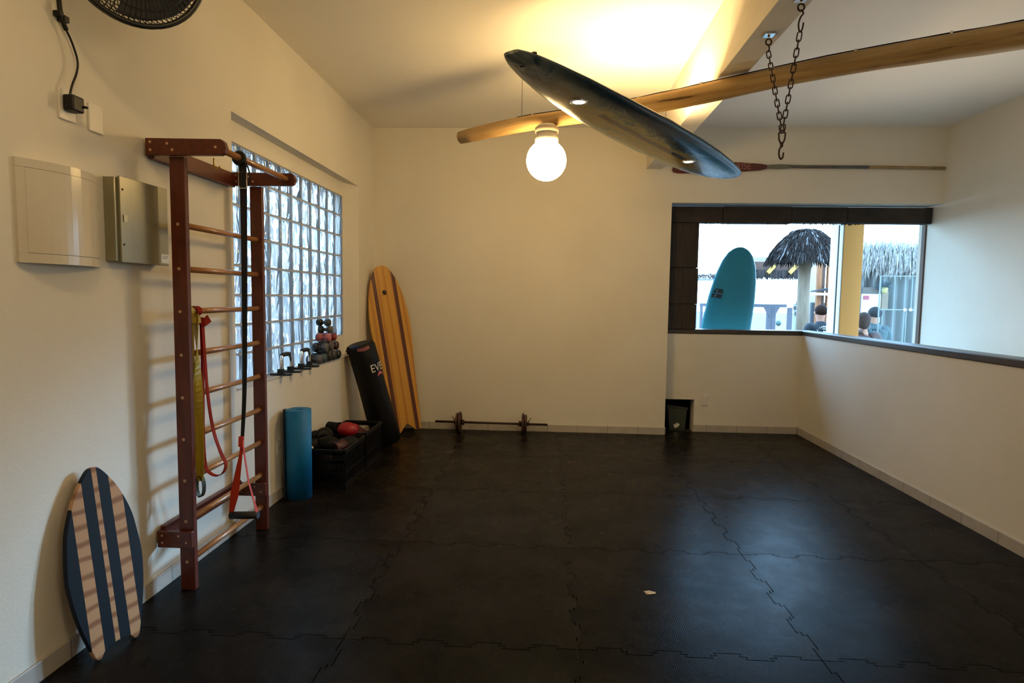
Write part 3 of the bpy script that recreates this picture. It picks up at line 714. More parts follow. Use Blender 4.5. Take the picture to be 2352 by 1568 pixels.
# grey steel box
gx = thing('electrical_box', 'grey green metal electrical box with a white sticker beside the fuse box', 'electrical box', (XL, 2.75, 1.66))
MB().box((XL, 2.575, 1.665), (XL+.05, 2.925, 2.035)).build('case', GREYM, gx, bev=.002)
dr = MB().box((XL+.05, 2.595, 1.66), (XL+.062, 2.932, 2.042)).build('door', GREYM, gx, bev=.002)
lk = MB().box((XL+.062, 2.612, 1.842), (XL+.066, 2.636, 1.872)).build('latch', mat('latch', (.35,.32,.2), .35, metal=.6), dr)
for z in (1.74, 1.985): MB().lathe([(.0,.0),(.005,.0),(.005,.002),(.0,.003)], (XL+.062, 2.612, z), (1,0,0), 12).build('screw', IRON, dr)
MB().box((XL+.062, 2.872, 1.672), (XL+.0632, 2.934, 1.716)).build('sticker', LABELM, dr)
tx = MB()
for r, z in enumerate((1.706, 1.700, 1.694)):
    y = 2.882
    for w in ((.012,.008,.014), (.008,.016,.008), (.014,.010,.006))[r]: tx.box((XL+.0632, y, z), (XL+.0635, y+w, z+.0028)); y += w+.003
tx.build('sticker_print', INK, dr)
for o_ in (fb, gx): o_.location.y += .013
# outlet plate with plug and cord, blank plate, low outlet, recess switch plate
def plate(name, label, cat, c, nx, sz, th=.009):
    c = Vector(c)
    if nx: return tag(MB().box((c.x, c.y-sz[0]/2, c.z-sz[1]/2), (c.x+th, c.y+sz[0]/2, c.z+sz[1]/2)).build(name, WHITEP, bev=.003, seg=3), label, cat)
    return tag(MB().box((c.x-sz[0]/2, c.y-th, c.z-sz[1]/2), (c.x+sz[0]/2, c.y, c.z+sz[1]/2)).build(name, WHITEP, bev=.003, seg=3), label, cat)
plate('outlet_plate', 'white outlet plate high on the left wall behind the black plug', 'outlet', (XL, 2.397, 2.282), True, (.085,.125))
plate('blank_plate', 'blank white cover plate beside the plugged in outlet', 'cover plate', (XL, 2.553, 2.272), True, (.08,.118))
lo = plate('outlet_plate', 'low white outlet plate on the left wall behind the blue mat', 'outlet', (XL, 4.262, .395), True, (.075,.118))
MB().lathe([(.0,0),(.018,0),(.018,.003),(.0,.004)], (XL+.009, 4.262, .395), (1,0,0), 20).build('socket', mat('socket_grey', (.4,.38,.35), .4), lo)
sw = plate('switch_plate', 'small white switch plate low on the recessed back wall', 'switch plate', (1.855, YR, .368), False, (.07,.118))
MB().box((1.838, YR-.012, .335), (1.872, YR-.009, .401)).build('rocker', WHITEP, sw, bev=.002)
lo.location.y += .02
cord = thing('power_cord', 'black power cord and adapter plug running down the wall from the fan', 'cord', (XL, 2.39, 2.25))
MB().box((XL+.009, 2.368, 2.255), (XL+.055, 2.432, 2.318)).build('adapter', BLACKP, cord, bev=.008, seg=3)
MB().tube([(XL+.055, 2.425, 2.282), (XL+.068, 2.43, 2.28)], .005, 8).build('prong', BLACKP, cord)
cpts = smooth_pts([(XL+.03, 2.384, 2.316), (XL+.03, 2.398, 2.36), (XL+.03, 2.425, 2.42), (XL+.03, 2.432, 2.47), (XL+.028, 2.410, 2.53), (XL+.026, 2.385, 2.57)], 7)
MB().tube(cpts, .0042, 8).build('cable', BLACKP, cord)
MB().tube(smooth_pts([(XL+.026, 2.385, 2.57), (XL+.024, 2.366, 2.61), (XL+.022, 2.358, 2.68), (XL+.022, 2.355, 2.85)], 7), .009, 10).build('cable_sleeve', BLACKP, cord)
MB().box((XL+.004, 2.346, 2.612), (XL+.034, 2.366, 2.632)).box((XL+.004, 2.366, 2.598), (XL+.036, 2.392, 2.622)).build('cable_clip', BLACKP, cord, bev=.002)

# wall fan, only its lower rim shows
fd = Vector((.72,-.62,-.22)).normalized()
FC = Vector((-1.63, 2.37, 2.848)); FR = .252
fx = fd.cross(Vector((0,0,1))).normalized(); fy = fx.cross(fd)
fan = thing('wall_fan', 'black caged wall fan high on the left wall', 'fan', FC)
FB_ = mat('fan_black', (.006,.006,.006), .45)
def ringpts(r, z, n=48): return [FC+fd*z+(fx*math.cos(2*PI*k/n)+fy*math.sin(2*PI*k/n))*r for k in range(n)]
MB().tube(ringpts(FR, 0), .011, 10, closed=True).tube(ringpts(FR, -.02), .010, 10, closed=True).build('rim', FB_, fan)
for nm, sg_, dep in (('front_grille', 1, .05), ('rear_grille', -1, .11)):
    g = MB()
    prof = [(0, dep), (.25, dep), (.55, dep*.88), (.85, dep*.5), (1, 0)]
    for k in range(72 if sg_ > 0 else 84):
        a = 2*PI*k/(72 if sg_ > 0 else 84); v = fx*math.cos(a)+fy*math.sin(a); v2 = fx*math.cos(a+.5)+fy*math.sin(a+.5)
        g.tube([FC+(v*(1-u)+v2*u if sg_ < 0 else v).normalized()*FR*r+fd*sg_*z for (r, z), u in zip(prof, (1,.8,.5,.2,0))][1:], .0018, 5, caps=False)
    for r in (.25, .45, .62, .78, .9): g.tube(ringpts(FR*r, sg_*interp(prof, r)), .0022, 5, closed=True)
    g.lathe([(.0, .0), (.065, 0), (.062, .012), (.0, .016)], FC+fd*sg_*dep, fd*sg_, 24)
    g.build(nm, FB_, fan)
for k in range(3):
    a0 = 2*PI*k/3; vs = []; fs = []
    for i in range(7):
        r = .04+.19*i/6
        for j in range(6):
            a = a0+(j/5-.5)*1.5; vs.append(FC+(fx*math.cos(a)+fy*math.sin(a))*r+fd*((j/5-.5)*-.05))
    for i in range(6):
        for j in range(5): fs.append((i*6+j, i*6+j+1, i*6+7+j, i*6+6+j))
    MB().add(vs, fs, True).build('blade', FB_, fan, auto=False)
MB().lathe([(.03, -.06), (.07, -.075), (.075, -.14), (.05, -.19), (.0, -.2)], FC, fd, 24).build('motor', FB_, fan)
MB().tube([FC-fd*.18, (XL+.05, 2.46, 2.93), (XL+.03, 2.46, 2.93)], .018, 10).box((XL, 2.41, 2.84), (XL+.03, 2.51, 3.02)).build('wall_bracket', FB_, fan)

# ------------------------------------------------------------------ things along the left wall
ymat = thing('exercise_mat', 'rolled blue exercise mat standing on end by the left wall', 'exercise mat', (-1.835, 4.32, 0))
R0 = .094; sp = []
for k in range(150):
    a = k/149*2*PI*4.2+1.2; r = .03+(R0-.03)*k/149; sp.append((-1.835+r*math.cos(a), 4.335+r*math.sin(a), 0))
vs = []; 
def spiral(z0, z1, pts, th):
    b = MB(); n = len(pts)
    for i in range(n):
        p = Vector(pts[i]); t = (Vector(pts[min(i+1,n-1)])-Vector(pts[max(i-1,0)])).normalized(); o = Vector((t.y,-t.x,0))*th/2
        b.v += [p+o+Vector((0,0,z0)), p-o+Vector((0,0,z0)), p-o+Vector((0,0,z1)), p+o+Vector((0,0,z1))]
    for i in range(n-1):
        for k in range(4): l = (k+1)%4; b.f.append([i*4+k, i*4+l, i*4+4+l, i*4+4+k]); b.sm.append(k in (1,3))
    b.f.append([0,1,2,3]); b.sm.append(False); b.f.append([(n-1)*4+k for k in (3,2,1,0)]); b.sm.append(False)
    return b
spiral(0, .668, sp, .0135).build('roll', BLUEM, ymat)
fl_ = [(-1.835+.1015*math.cos(a), 4.335+.1015*math.sin(a), 0) for a in [PI*.95+.05*k for k in range(14)]]
spiral(0, .668, fl_, .012).build('outer_flap', mat('mat_dark_side', (.006,.02,.05), .7), ymat)

def crate(label, y0, y1, x0, x1, h):
    t = thing('plastic_crate', label, 'crate', ((x0+x1)/2, (y0+y1)/2, 0), 'black plastic crates by the left wall')
    m = BLACKP; th = .008
    MB().box((x0, y0, .0), (x1, y1, .012)).build('base', m, t)
    rim = MB()
    for (a, b, c, d) in ((x0, y0, x1, y0+.018), (x0, y1-.018, x1, y1), (x0, y0, x0+.018, y1), (x1-.018, y0, x1, y1)): rim.box((a, b, h-.028), (c, d, h))
    rim.build('rim', m, t, bev=.004)
    for nm, fix, a, b, ax in (('end_wall', y0+.005, x0, x1, 'x'), ('end_wall', y1-.013, x0, x1, 'x'), ('side_wall', x0+.005, y0, y1, 'y'), ('side_wall', x1-.013, y0, y1, 'y')):
        w = MB()
        def put(u0, u1, z0, z1, inset=0):
            if ax == 'x': w.box((u0, fix+inset, z0), (u1, fix+th-inset, z1))
            else: w.box((fix+inset, u0, z0), (fix+th-inset, u1, z1))
        L_ = b-a; n = max(6, int(L_/.028))
        put(a, b, .0, .05); put(a, b, .118, .135)
        top = .205 if nm == 'end_wall' else h-.03
        put(a, b, top-.012, top)
        for k in range(n+1):
            u = a+L_*k/n; put(u-.006, u+.006, .05, top, .0008)
        if nm == 'end_wall':     # hand hole
            mid = (a+b)/2; put(a, mid-.075, top, h-.01); put(mid+.075, b, top, h-.01); put(a, b, top, top+.02); put(a, b, h-.045, h-.01)
        w.build(nm, m, t)
    return t
crate('black slotted plastic crate full of gear beside the blue mat', 4.53, 5.06, -1.905, -1.545, .315)
crate('second black plastic crate behind the first, against the punching bag', 5.075, 5.60, -1.905, -1.545, .325)

def blob(c, r, s, seed, amp=.12, n=24, m=14):
    b = MB().ball((0,0,0), 1, n=n, m=m); rnd = random.Random(seed); ph = [rnd.uniform(0, 6.28) for _ in range(9)]
    out = []
    for v in b.v:
        k = 1+amp*(math.sin(3*v.x+ph[0])*math.cos(4*v.y+ph[1])+.7*math.sin(5*v.z+ph[2]+2*v.x)+.4*math.sin(8*v.y+ph[3]+4*v.x))
        out.append(Vector(c)+Vector((v.x*s[0], v.y*s[1], v.z*s[2]))*r*k)
    b.v = out; return b
def glove(label, c, rotz, m1, m2, seed):
    t = thing('boxing_glove', label, 'boxing glove', Vector(c)-Vector((0,0,.05)))
    R_ = Matrix.Rotation(rotz, 3, 'Z')
    def tf(b): b.v = [Vector(c)+R_@(v) for v in b.v]; return b
    f = MB().ball((.05,0,0), .078, 1.25, .95, .85); tf(f).build('padded_fist', m1, t)
    th = MB().tube(smooth_pts([(-.01,.055,.0), (.05,.085,.01), (.10,.07,.01)], 5), [.024+.006*math.sin(PI*k/10) for k in range(11)], 12); tf(th).build('thumb', m1, t)
    cu = MB().lathe([(.05,-.15), (.056,-.145), (.053,-.08), (.058,-.03)], (0,0,0), (1,0,0), 20); tf(cu).build('cuff', m2, t)
GLV = mat('black_leather', (.003,.003,.003), .55, spec=.15, bump=.1, bscale=60); REDG = mat('red_leather', (.30,.006,.012), .42, bump=.08, bscale=60)
glove('black boxing glove lying at the near end of the first crate', (-1.79, 4.68, .315), .4, GLV, GLV, 1)
glove('black boxing glove heaped against the left wall in the first crate', (-1.84, 4.88, .335), 1.9, GLV, GLV, 2)
glove('bright red boxing glove on top of the pile between the two crates', (-1.76, 5.10, .350), -.3, REDG, GLV, 3)
glove('dark boxing glove half sunk in the room side of the first crate', (-1.63, 4.80, .285), 1.2, GLV, mat('dark_red_cuff', (.045,.006,.008), .5), 4)
wc = blob((-1.86, 4.575, .318), .035, (1.2,.8,.55), 9).build('crumpled_cloth', mat('white_cloth', (.7,.66,.6), .8))
tag(wc, 'crumpled white cloth at the corner of the first crate', 'cloth')
bc = blob((-1.745, 4.80, .18), .135, (1.0,1.55,.85), 12, .1).build('folded_bag', mat('black_cloth', (.006,.006,.007), .8))
tag(bc, 'black cloth bag stuffed in the first crate under the gloves', 'bag')
bc = blob((-1.745, 5.33, .19), .13, (1.0,1.6,.95), 13, .1).build('folded_bag', mat('dark_red_cloth', (.05,.006,.008), .8))
tag(bc, 'dark cloth bag stuffed in the second crate', 'bag')

# punching bag leaning in the corner
b0, b1 = Vector((-1.585, 5.95, .03)), Vector((-1.818, 5.80, 1.05))
bd = (b1-b0).normalized(); BL = (b1-b0).length; BR = .138
bx = Vector((0,1,0)).cross(bd).normalized(); by = bd.cross(bx)
pb_ = thing('punching_bag', 'tall black punching bag leaning beside the yellow board', 'punching bag', b0)
MB().lathe([(.06,0), (BR-.01,.004), (BR,.02), (BR+.004,.3), (BR-.002,.6), (BR+.002,.9), (BR,BL-.03), (BR-.012,BL-.004), (BR-.03,BL+.004), (.06,BL-.012)], b0, bd, 48).build('bag', VINYL, pb_)
def on_cyl(a, z, r): return b0+bd*z+(bx*math.cos(a)+by*math.sin(a))*r
def ang(p):
    v = Vector(p)-b0; v = v-bd*v.dot(bd); return math.atan2(v.dot(by), v.dot(bx))
toc = (CAM-(b0+bd*.8)); a_c = math.atan2(toc.dot(by), toc.dot(bx))
vs, fs = text_mb('EVERLAST', .088)
mn = min(v.x for v in vs)
# find sign so that text reads left to right as seen from outside
sgn = 1
txt = MB().add([on_cyl(a_c+.24+sgn*(v.x-mn)*1.05/BR, .80+v.y*1.25, BR+.006) for v in vs], fs); txt.build('brand_lettering', WHITEI, pb_, auto=False)
sw_ = MB(); P = []
for k in range(13): a = a_c+.55+.05*k; P.append((a, .715+.012*math.sin(k/12*PI)))
vv = [on_cyl(a, z, BR+.006) for a, z in P]+[on_cyl(a, z+.028*math.sin(k/12*PI)+.004, BR+.006) for k, (a, z) in enumerate(P)]
sw_.add(vv, [(k, k+1, k+14, k+13) for k in range(12)]).build('brand_swoosh', PINKI, pb_, auto=False)
P = [(a_c-.35+.06*k, BL-.05) for k in range(16)]
vv = [on_cyl(a, z-.012*math.sin(k/15*PI), BR+.004) for k, (a, z) in enumerate(P)]+[on_cyl(a, z+.024, BR-.001) for a, z in P]
MB().add(vv, [(k, k+1, k+17, k+16) for k in range(15)]).build('top_piping', mat('dusty_pink_trim', (.20,.05,.065), .5), pb_, auto=False)
tp = b0+bd*(BL-.03)
rg = [on_cyl(a_c-1.35, BL-.06, BR+.022)+(bx*0+bd*math.cos(t)*.024+by*math.sin(t)*.024) for t in [2*PI*k/18 for k in range(18)]]
MB().tube(rg, .0022, 6, closed=True).build('hanging_ring', IRON, pb_)
MB().ribbon([on_cyl(a_c-1.35, BL-.0, BR-.01), on_cyl(a_c-1.35, BL-.03, BR+.012), on_cyl(a_c-1.35, BL-.07, BR+.004)], (by.x, by.y, by.z), .03, .004).build('ring_tab', STRAPB, pb_)

# ------------------------------------------------------------------ things on the glass block sill
SZ = GZ0+.004
def pushup(label, y, group):
    t = thing('push_up_stand', label, 'push up stand', (-1.99, y, SZ), group)
    for s in (-1, 1):
        yy = y+s*.085
        ft = MB().prism([(-2.045, yy-.018, SZ), (-2.045, yy+.018, SZ), (-1.885, yy+.022, SZ), (-1.885, yy-.022, SZ)], (0, 0, .016)).build('foot', BLACKP, t, bev=.006)
        MB().box((-1.985, yy-.02, SZ+.012), (-1.945, yy+.02, SZ+.05)).build('foot_socket', BLACKP, ft, bev=.004)
    arch = smooth_pts([(-1.965, y-.085, SZ+.04), (-1.965, y-.085, SZ+.10), (-1.965, y-.07, SZ+.135), (-1.965, y-.045, SZ+.15)], 5)
    MB().tube(arch, .0115, 12).build('chrome_tube', CHROME, t)
    MB().tube([(p.x, 2*y-p.y, p.z) for p in arch], .0115, 12).build('chrome_tube', CHROME, t)
    MB().tube([(-1.965, y-.062, SZ+.148), (-1.965, y-.03, SZ+.152), (-1.965, y+.03, SZ+.152), (-1.965, y+.062, SZ+.148)], .0165, 14).build('grip', BLACKR, t)
pushup('chrome and black push up stand on the sill, the one nearest the ladder', 4.43, 'push up stands on the sill')
pushup('chrome and black push up stand on the sill next to the dumbbells', 4.80, 'push up stands on the sill')

def dumbbell(label, c, col, rad, L_=.125, tilt=0., hexa=True, dc=None):
    c = Vector(c); ax = Vector((math.cos(tilt), math.sin(tilt), 0))
    t = thing('dumbbell', label, 'dumbbell', c-Vector((0,0,rad)), 'dumbbells stacked on the sill')
    m = mat('vinyl_'+label.split()[0], col, .45, bump=.05, bscale=80); m2 = mat('vinyl_rear', dc or tuple(x*.6 for x in col), .45)
    n = 8
    for s in (1, -1):
        o = c+ax*s*(L_/2-.022)
        MB().lathe([(.0,-.024), (rad*.72,-.024), (rad,-.014), (rad,.014), (rad*.8,.024), (rad*.35,.027), (0,.027)], o, ax*s, n if hexa else 24).build('head', m if s > 0 else m2, t, bev=.003)
    MB().tube([c-ax*(L_/2-.03), c+ax*(L_/2-.03)], rad*.42, 14).build('handle', m, t)
cx = -1.995
G1, G2, NV, PK, DR, BLU, DK, OL = (.080,.080,.083), (.068,.060,.060), (.009,.010,.017), (.50,.155,.16), (.22,.028,.026), (.035,.068,.095), (.026,.025,.024), (.030,.034,.024)
zb_ = SZ
dumbbell('grey dumbbell at the left end of the bottom row beside the push up stand', (cx, 5.075, zb_+.044), G1, .042, dc=NV)
dumbbell('dusty blue dumbbell in the front of the bottom row', (cx, 5.18, zb_+.046), BLU, .044, dc=NV)
dumbbell('dark grey dumbbell in the middle of the bottom row', (cx, 5.305, zb_+.055), DK, .053, tilt=.15)
dumbbell('dark charcoal dumbbell in the bottom row, third from the left end', (cx, 5.42, zb_+.05), (.042,.040,.040), .048)
dumbbell('black dumbbell at the right end of the bottom row', (cx, 5.54, zb_+.046), (.014,.016,.022), .044)
dumbbell('grey dumbbell with navy rear end in the second row, leftmost', (cx, 5.215, zb_+.135), G1, .045, dc=NV)
dumbbell('warm grey dumbbell in the middle of the second row', (cx, 5.355, zb_+.145), G2, .047, tilt=-.15)
dumbbell('brown dumbbell at the right of the second row', (cx, 5.485, zb_+.135), (.045,.022,.020), .042)
dumbbell('pink dumbbell near the top of the dumbbell pile', (cx, 5.29, zb_+.22), PK, .040, dc=(.40,.12,.13))
dumbbell('dark red dumbbell at the right near the top of the pile', (cx, 5.43, zb_+.218), DR, .038, dc=(.34,.07,.07))
dumbbell('olive grey dumbbell lying across the top of the pile', (cx, 5.345, zb_+.288), (.12,.12,.10), .036, tilt=.2, dc=(.03,.032,.026))
dumbbell('small dark green dumbbell at the very top of the pile', (cx, 5.30, zb_+.355), OL, .034, tilt=-.2)

# ------------------------------------------------------------------ barbell by the back wall
BZ, BY = .118, 6.595
bar = thing('barbell', 'small iron barbell with weight plates on the floor by the back wall', 'barbell', (-.58, BY, 0))
MB().tube([(-1.215, BY, BZ+.004), (.045, BY, BZ-.004)], .0125, 14).build('bar', IRON, bar)
RUSTP = mat('rusty_plate', (.05,.020,.014), .55, metal=.3, var=(.085,.033,.02), vscale=18, bump=.2, bscale=40)
for xc, s in ((-.965, -1), (-.20, 1)):
    for k, (rr, tk) in enumerate(((.118, .026), (.104, .024))):
        x0 = xc+s*(-.028+k*.030)
        MB().lathe([(.02,-tk/2), (rr*.55,-tk/2), (rr*.62,-tk*.3), (rr*.86,-tk*.3), (rr*.9,-tk/2), (rr,-tk*.35), (rr,tk*.35), (rr*.9,tk/2), (rr*.86,tk*.3), (rr*.62,tk*.3), (rr*.55,tk/2), (.02,tk/2)], (x0, BY, BZ if k == 0 else BZ-.001), (1,0,0), 40).build('weight_plate', RUSTP, bar)
    for xx, rr in ((xc-s*.062, .030), (xc+s*.024, .022)):
        MB().lathe([(.014,-.016), (rr,-.014), (rr,.014), (.014,.016)], (xx, BY, BZ), (1,0,0), 20).build('collar', IRON, bar)
    MB().tube([(xc+s*.03, BY-.02, BZ+.02), (xc+s*.055, BY-.035, BZ+.07)], .003, 6).tube([(xc+s*.03, BY+.02, BZ+.02), (xc+s*.06, BY+.03, BZ+.065)], .003, 6).build('spring_clip', IRON, bar)

# ------------------------------------------------------------------ bin inside the floor niche
nbx = thing('storage_bin', 'dark green plastic bin inside the niche at the foot of the back wall', 'bin', (1.57, YR+.16, -.012))
MB().prism([(1.475, YR+.06, -.012), (1.655, YR+.06, -.012), (1.675, YR+.06, .255), (1.445, YR+.06, .285)], (0, .16, 0)).build('body', mat('bin_green', (.035,.045,.032), .5), nbx, bev=.008)
MB().prism([(1.435, YR+.052, .268), (1.682, YR+.052, .238), (1.682, YR+.052, .262), (1.435, YR+.052, .292)], (0, .18, 0)).build('lid', mat('bin_lid', (.03,.034,.03), .45), nbx, bev=.004)
pp = MB().obox((1.545, YR+.045, .052), (.020,0,.010), (0,.004,0), (-.010,0,.020)).obox((1.568, YR+.043, .066), (.010,0,.012), (0,.004,0), (-.012,0,.010)).build('paper_scrap', mat('paper', (.7,.66,.58), .7))
tag(pp, 'crumpled white paper scrap on the front of the bin in the niche', 'paper')
chalk = blob((onZ(1493, 1361, 0)[0], onZ(1493, 1361, 0)[1], .0015), .026, (1.0,.7,.06), 33, .3).build('chalk_smudge', mat('chalk', (.55,.50,.42), .9))
tag(chalk, 'pale chalk smudge on the black floor mats', 'chalk mark')

# ------------------------------------------------------------------ outside
MB().box((-30, YG+.12, GND-.1), (60, 90, GND)).build('ground', mat('pale_sand', (.10,.095,.085), .9, var=(.08,.075,.066), vscale=1), kind='structure')
# unseen eave added over the window to put the near outside in shade
MB().box((-2.2, YG+.1, 3.0), (6.2, YG+1.0, 3.2)).build('trim_5', mat('added_eave_dark', (.06,.05,.04), .9), kind='structure')
# teal soft board
def tb(t): return interp([(0,.20),(.08,.25),(.25,.285),(.45,.297),(.62,.298),(.75,.283),(.85,.250),(.92,.206),(.965,.152),(.988,.095),(.997,.05),(1,.02)], t)
tq = basis((math.cos(.16), 0, -math.sin(.16)), (math.sin(.16), 0, math.cos(.16)))
tbd = thing('soft_surfboard', 'big teal soft surfboard standing upright outside the window', 'surfboard', (1.985, 7.53, GND), rot=tq)
deck(tb, 2.50, lambda t: .02+.06*math.sin(PI*min(max(t,0),1))**.5, lambda t: 0, n=50, m=9).build('board', mat('teal_foam', (.004,.17,.22), .6, var=(.003,.14,.19), vscale=1.5), tbd, local=True)
tl_ = MB()
def pz(pts): return [(x, y, .0445) for x, y in pts]
tl_.prism(pz([(-.250,1.905),(-.135,1.905),(-.135,1.955),(-.222,1.955)]), (0,0,.002)).prism(pz([(-.262,1.842),(-.140,1.842),(-.135,1.893),(-.25,1.893)]), (0,0,.002))
lgm = tl_.build('logo_block', mat('logo_black', (.008,.015,.02), .6), tbd, local=True)
MB().prism(pz([(-.215,1.917),(-.200,1.917),(-.196,1.945),(-.208,1.945)]), (0,0,.004)).prism(pz([(-.228,1.852),(-.213,1.852),(-.203,1.882),(-.216,1.882)]), (0,0,.004)).prism(pz([(-.228,1.894),(-.140,1.894),(-.140,1.9035),(-.20,1.9035)]), (0,0,.004)).build('logo_mark', mat('logo_white', (.12,.22,.26), .6), lgm, local=True)

# porch pillar
pl = thing('porch_pillar', 'square porch pillar outside the window, yellow front and side painted white as if daylit', 'pillar', (3.76, 7.85, GND))
MB().box((3.668, 7.70, GND), (3.905, 8.02, 3.0)).build('shaft', mat('yellow_paint', (.66,.275,.05), .7), pl, bev=.004)
MB().box((3.655, 7.706, GND), (3.667, 8.02, 3.0)).build('daylit_side', mat('daylit_side_white', (.7,.7,.68), .7), pl)  # white face paints in the daylight on the pillar's side

def thatch(n, fn, seed, w=.02):
    b = MB(); rnd = random.Random(seed)
    for _ in range(n):
        p, d, l = fn(rnd); d = Vector(d).normalized(); p = Vector(p); ww = w*rnd.uniform(.5, 1.4)
        s = d.cross(Vector((0,1,0)));
        if s.length < .1: s = Vector((1,0,0))
        s = s.normalized()*ww/2 + Vector((0, rnd.uniform(-.01,.01), 0))
        q = p+d*l*.6; e = p+d*l+Vector((rnd.uniform(-.02,.02), 0, -.02))
        b.add([p-s*.6, p+s*.6, q+s, q-s, e], [(0,1,2,3), (3,2,4)])
    return b
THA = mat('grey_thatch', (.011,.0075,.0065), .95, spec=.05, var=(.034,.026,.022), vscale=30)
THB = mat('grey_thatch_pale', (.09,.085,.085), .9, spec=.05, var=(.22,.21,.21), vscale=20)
hc = Vector((5.42, 13.0, 0))
hut = thing('thatched_parasol', 'round shaggy thatched parasol on a thick pale post outside', 'parasol', (hc.x, hc.y, GND))
prof = [(.0,3.03), (.16,3.01), (.33,2.92), (.48,2.79), (.60,2.64), (.68,2.50), (.72,2.42)]
MB().lathe([(r, z-.05) for r, z in prof]+[(.5,2.42),(.0,2.7)], (hc.x, hc.y, 0), (0,0,1), 36).build('roof_core', mat('thatch_core', (.018,.015,.015), 1), hut)
def hf(r):
    a = r.uniform(0, 2*PI); k = r.random()**.8; i = min(int(k*6), 5); f_ = k*6-i
    rr = prof[i][0]+(prof[i+1][0]-prof[i][0])*f_; zz = prof[i][1]+(prof[i+1][1]-prof[i][1])*f_
    v = Vector((math.cos(a), math.sin(a), 0)); t = Vector((v.x*(prof[i+1][0]-prof[i][0]), v.y*(prof[i+1][0]-prof[i][0]), prof[i+1][1]-prof[i][1])).normalized()
    return hc+v*rr+Vector((0,0,zz)), t+v*r.uniform(-.05,.25)+Vector((r.uniform(-.15,.15),0,-.25)), r.uniform(.11,.24)
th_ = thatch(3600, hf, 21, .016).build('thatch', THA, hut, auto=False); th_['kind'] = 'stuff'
th_ = thatch(700, hf, 22, .010).build('sun_painted_straw', THB, hut, auto=False); th_['kind'] = 'stuff'  # paler strands carry sunlit streaks in their colour
MB().tube([(hc.x+.02, hc.y, GND), (hc.x+.01, hc.y, 1.2), (hc.x, hc.y, 2.6)], [.135,.13,.12], 24).build('post', mat('pale_timber_post', (.20,.14,.09), .7, var=(.13,.09,.055), vscale=4, vstretch=(4,4,.5)), hut)

# long thatched roof behind, with rafter ends
rf = thing('thatched_roof', 'long brown thatched roof edge behind the parasol with yellow rafter ends', 'roof', (6.3, 16.3, GND))
x0_, x1_ = 5.2, 6.75
MB().prism([(x0_, 16.0, 2.30), (x0_, 16.0, 2.52), (x0_, 17.6, 2.75), (x0_, 17.6, 2.55)], (x1_-x0_, 0, 0)).build('roof_slab', mat('roof_brown', (.10,.052,.036), .9, var=(.065,.035,.026), vscale=8, vstretch=(1,1,5)), rf)
fr_ = thatch(1300, lambda r: ((r.uniform(x0_, x1_), 15.98+r.uniform(0,.1), r.uniform(2.26,2.34)), (r.uniform(-.08,.08), 0, -1), r.uniform(.14,.24)), 31, .018).build('fringe', mat('brown_straw', (.05,.036,.032), .9), rf, auto=False); fr_['kind'] = 'stuff'
for a in (5.80, 6.35):
    MB().obox((a, 15.92, 2.33), (.085,0,.10), (0,.03,0), (-.034,0,.030)).build('rafter_end', mat('yellow_rafter', (.46,.27,.06), .7), rf)
for a in (5.05, 7.1): MB().tube([(a+.2, 16.8, GND), (a+.2, 16.8, 2.6)], .07, 12).build('roof_post', mat('roof_post', (.2,.15,.1), .8), rf)
# far eaves on the left behind the teal board
p0, p1 = onY(1602, 640, 20), onY(1700, 640, 20)
fe = thing('far_eaves', 'ragged dark eaves of a distant hut left of the teal surfboard', 'roof', (p0.x+.6, 20, GND))
f1 = thatch(420, lambda r: ((r.uniform(p0.x, p1.x), 20, p0.z+r.uniform(-.02,.10)), (r.uniform(-.7,.7), 0, 1), r.uniform(.04,.15)), 41, .02).build('fringe', mat('far_straw', (.06,.055,.055), .9), fe, auto=False); f1['kind'] = 'stuff'
MB().box((p0.x-.1, 20.0, GND), (p0.x+.02, 20.1, p0.z)).box((p1.x, 20.0, GND), (p1.x+.1, 20.1, p0.z)).box((p0.x-.1, 20.0, p0.z-.06), (p1.x+.1, 20.1, p0.z+.01)).build('timber_frame', mat('far_timber', (.2,.2,.22), .9), fe)

# pale railing in the middle distance
PALE = mat('bleached_timber', (.105,.105,.125), .9)
rl_ = thing('timber_railing', 'pale bleached timber railing seen between the teal board and the post', 'railing', (5.7, 17.5, GND))
za = onY(1780, 700, 17).z
MB().box((4.3, 17.0, za-.07), (6.66, 17.08, za+.02)).build('top_rail', PALE, rl_)
for px in (1768, 1778, 1816): 
    q = onY(px, 700, 17).x; MB().box((q-.055, 16.99, GND), (q+.055, 17.09, za-.07)).build('baluster', PALE, rl_)
for px in (1612, 1650): 
    q = onY(px, 700, 17).x; MB().box((q-.03, 16.99, GND), (q+.03, 17.09, za-.07)).build('baluster', PALE, rl_)
qa, qb = onY(1778, 705, 17), onY(1816, 705, 17)
MB().prism([(qa.x, 16.98, qa.z), (qa.x+.16, 16.98, qa.z), (qa.x, 16.98, qa.z-.28)], (0,.06,0)).prism([(qa.x-.11, 16.98, qa.z), (qa.x-.28, 16.98, qa.z), (qa.x-.11, 16.98, qa.z-.30)], (0,.06,0)).build('corner_brace', PALE, rl_)
ba = onY(1788, 742, 16); tag(MB().ball(ba, .07).build('green_ball', mat('grey_green', (.07,.12,.11), .8)), 'small grey green round buoy hanging on the pale railing', 'buoy')
bs = onY(1842, 720, 14.5)
sgn_ = thing('notice_board', 'white notice board with grey squares beside the parasol post', 'notice board', (onY(1828, 720, 14.5).x, 14.5, GND))
xa_, xb_ = onY(1822, 720, 14.5).x, onY(1840, 720, 14.5).x
MB().box((xa_, 14.5, GND), (xb_, 14.53, onY(1830, 697, 14.5).z)).build('panel', mat('notice_white', (.35,.37,.36), .8), sgn_)
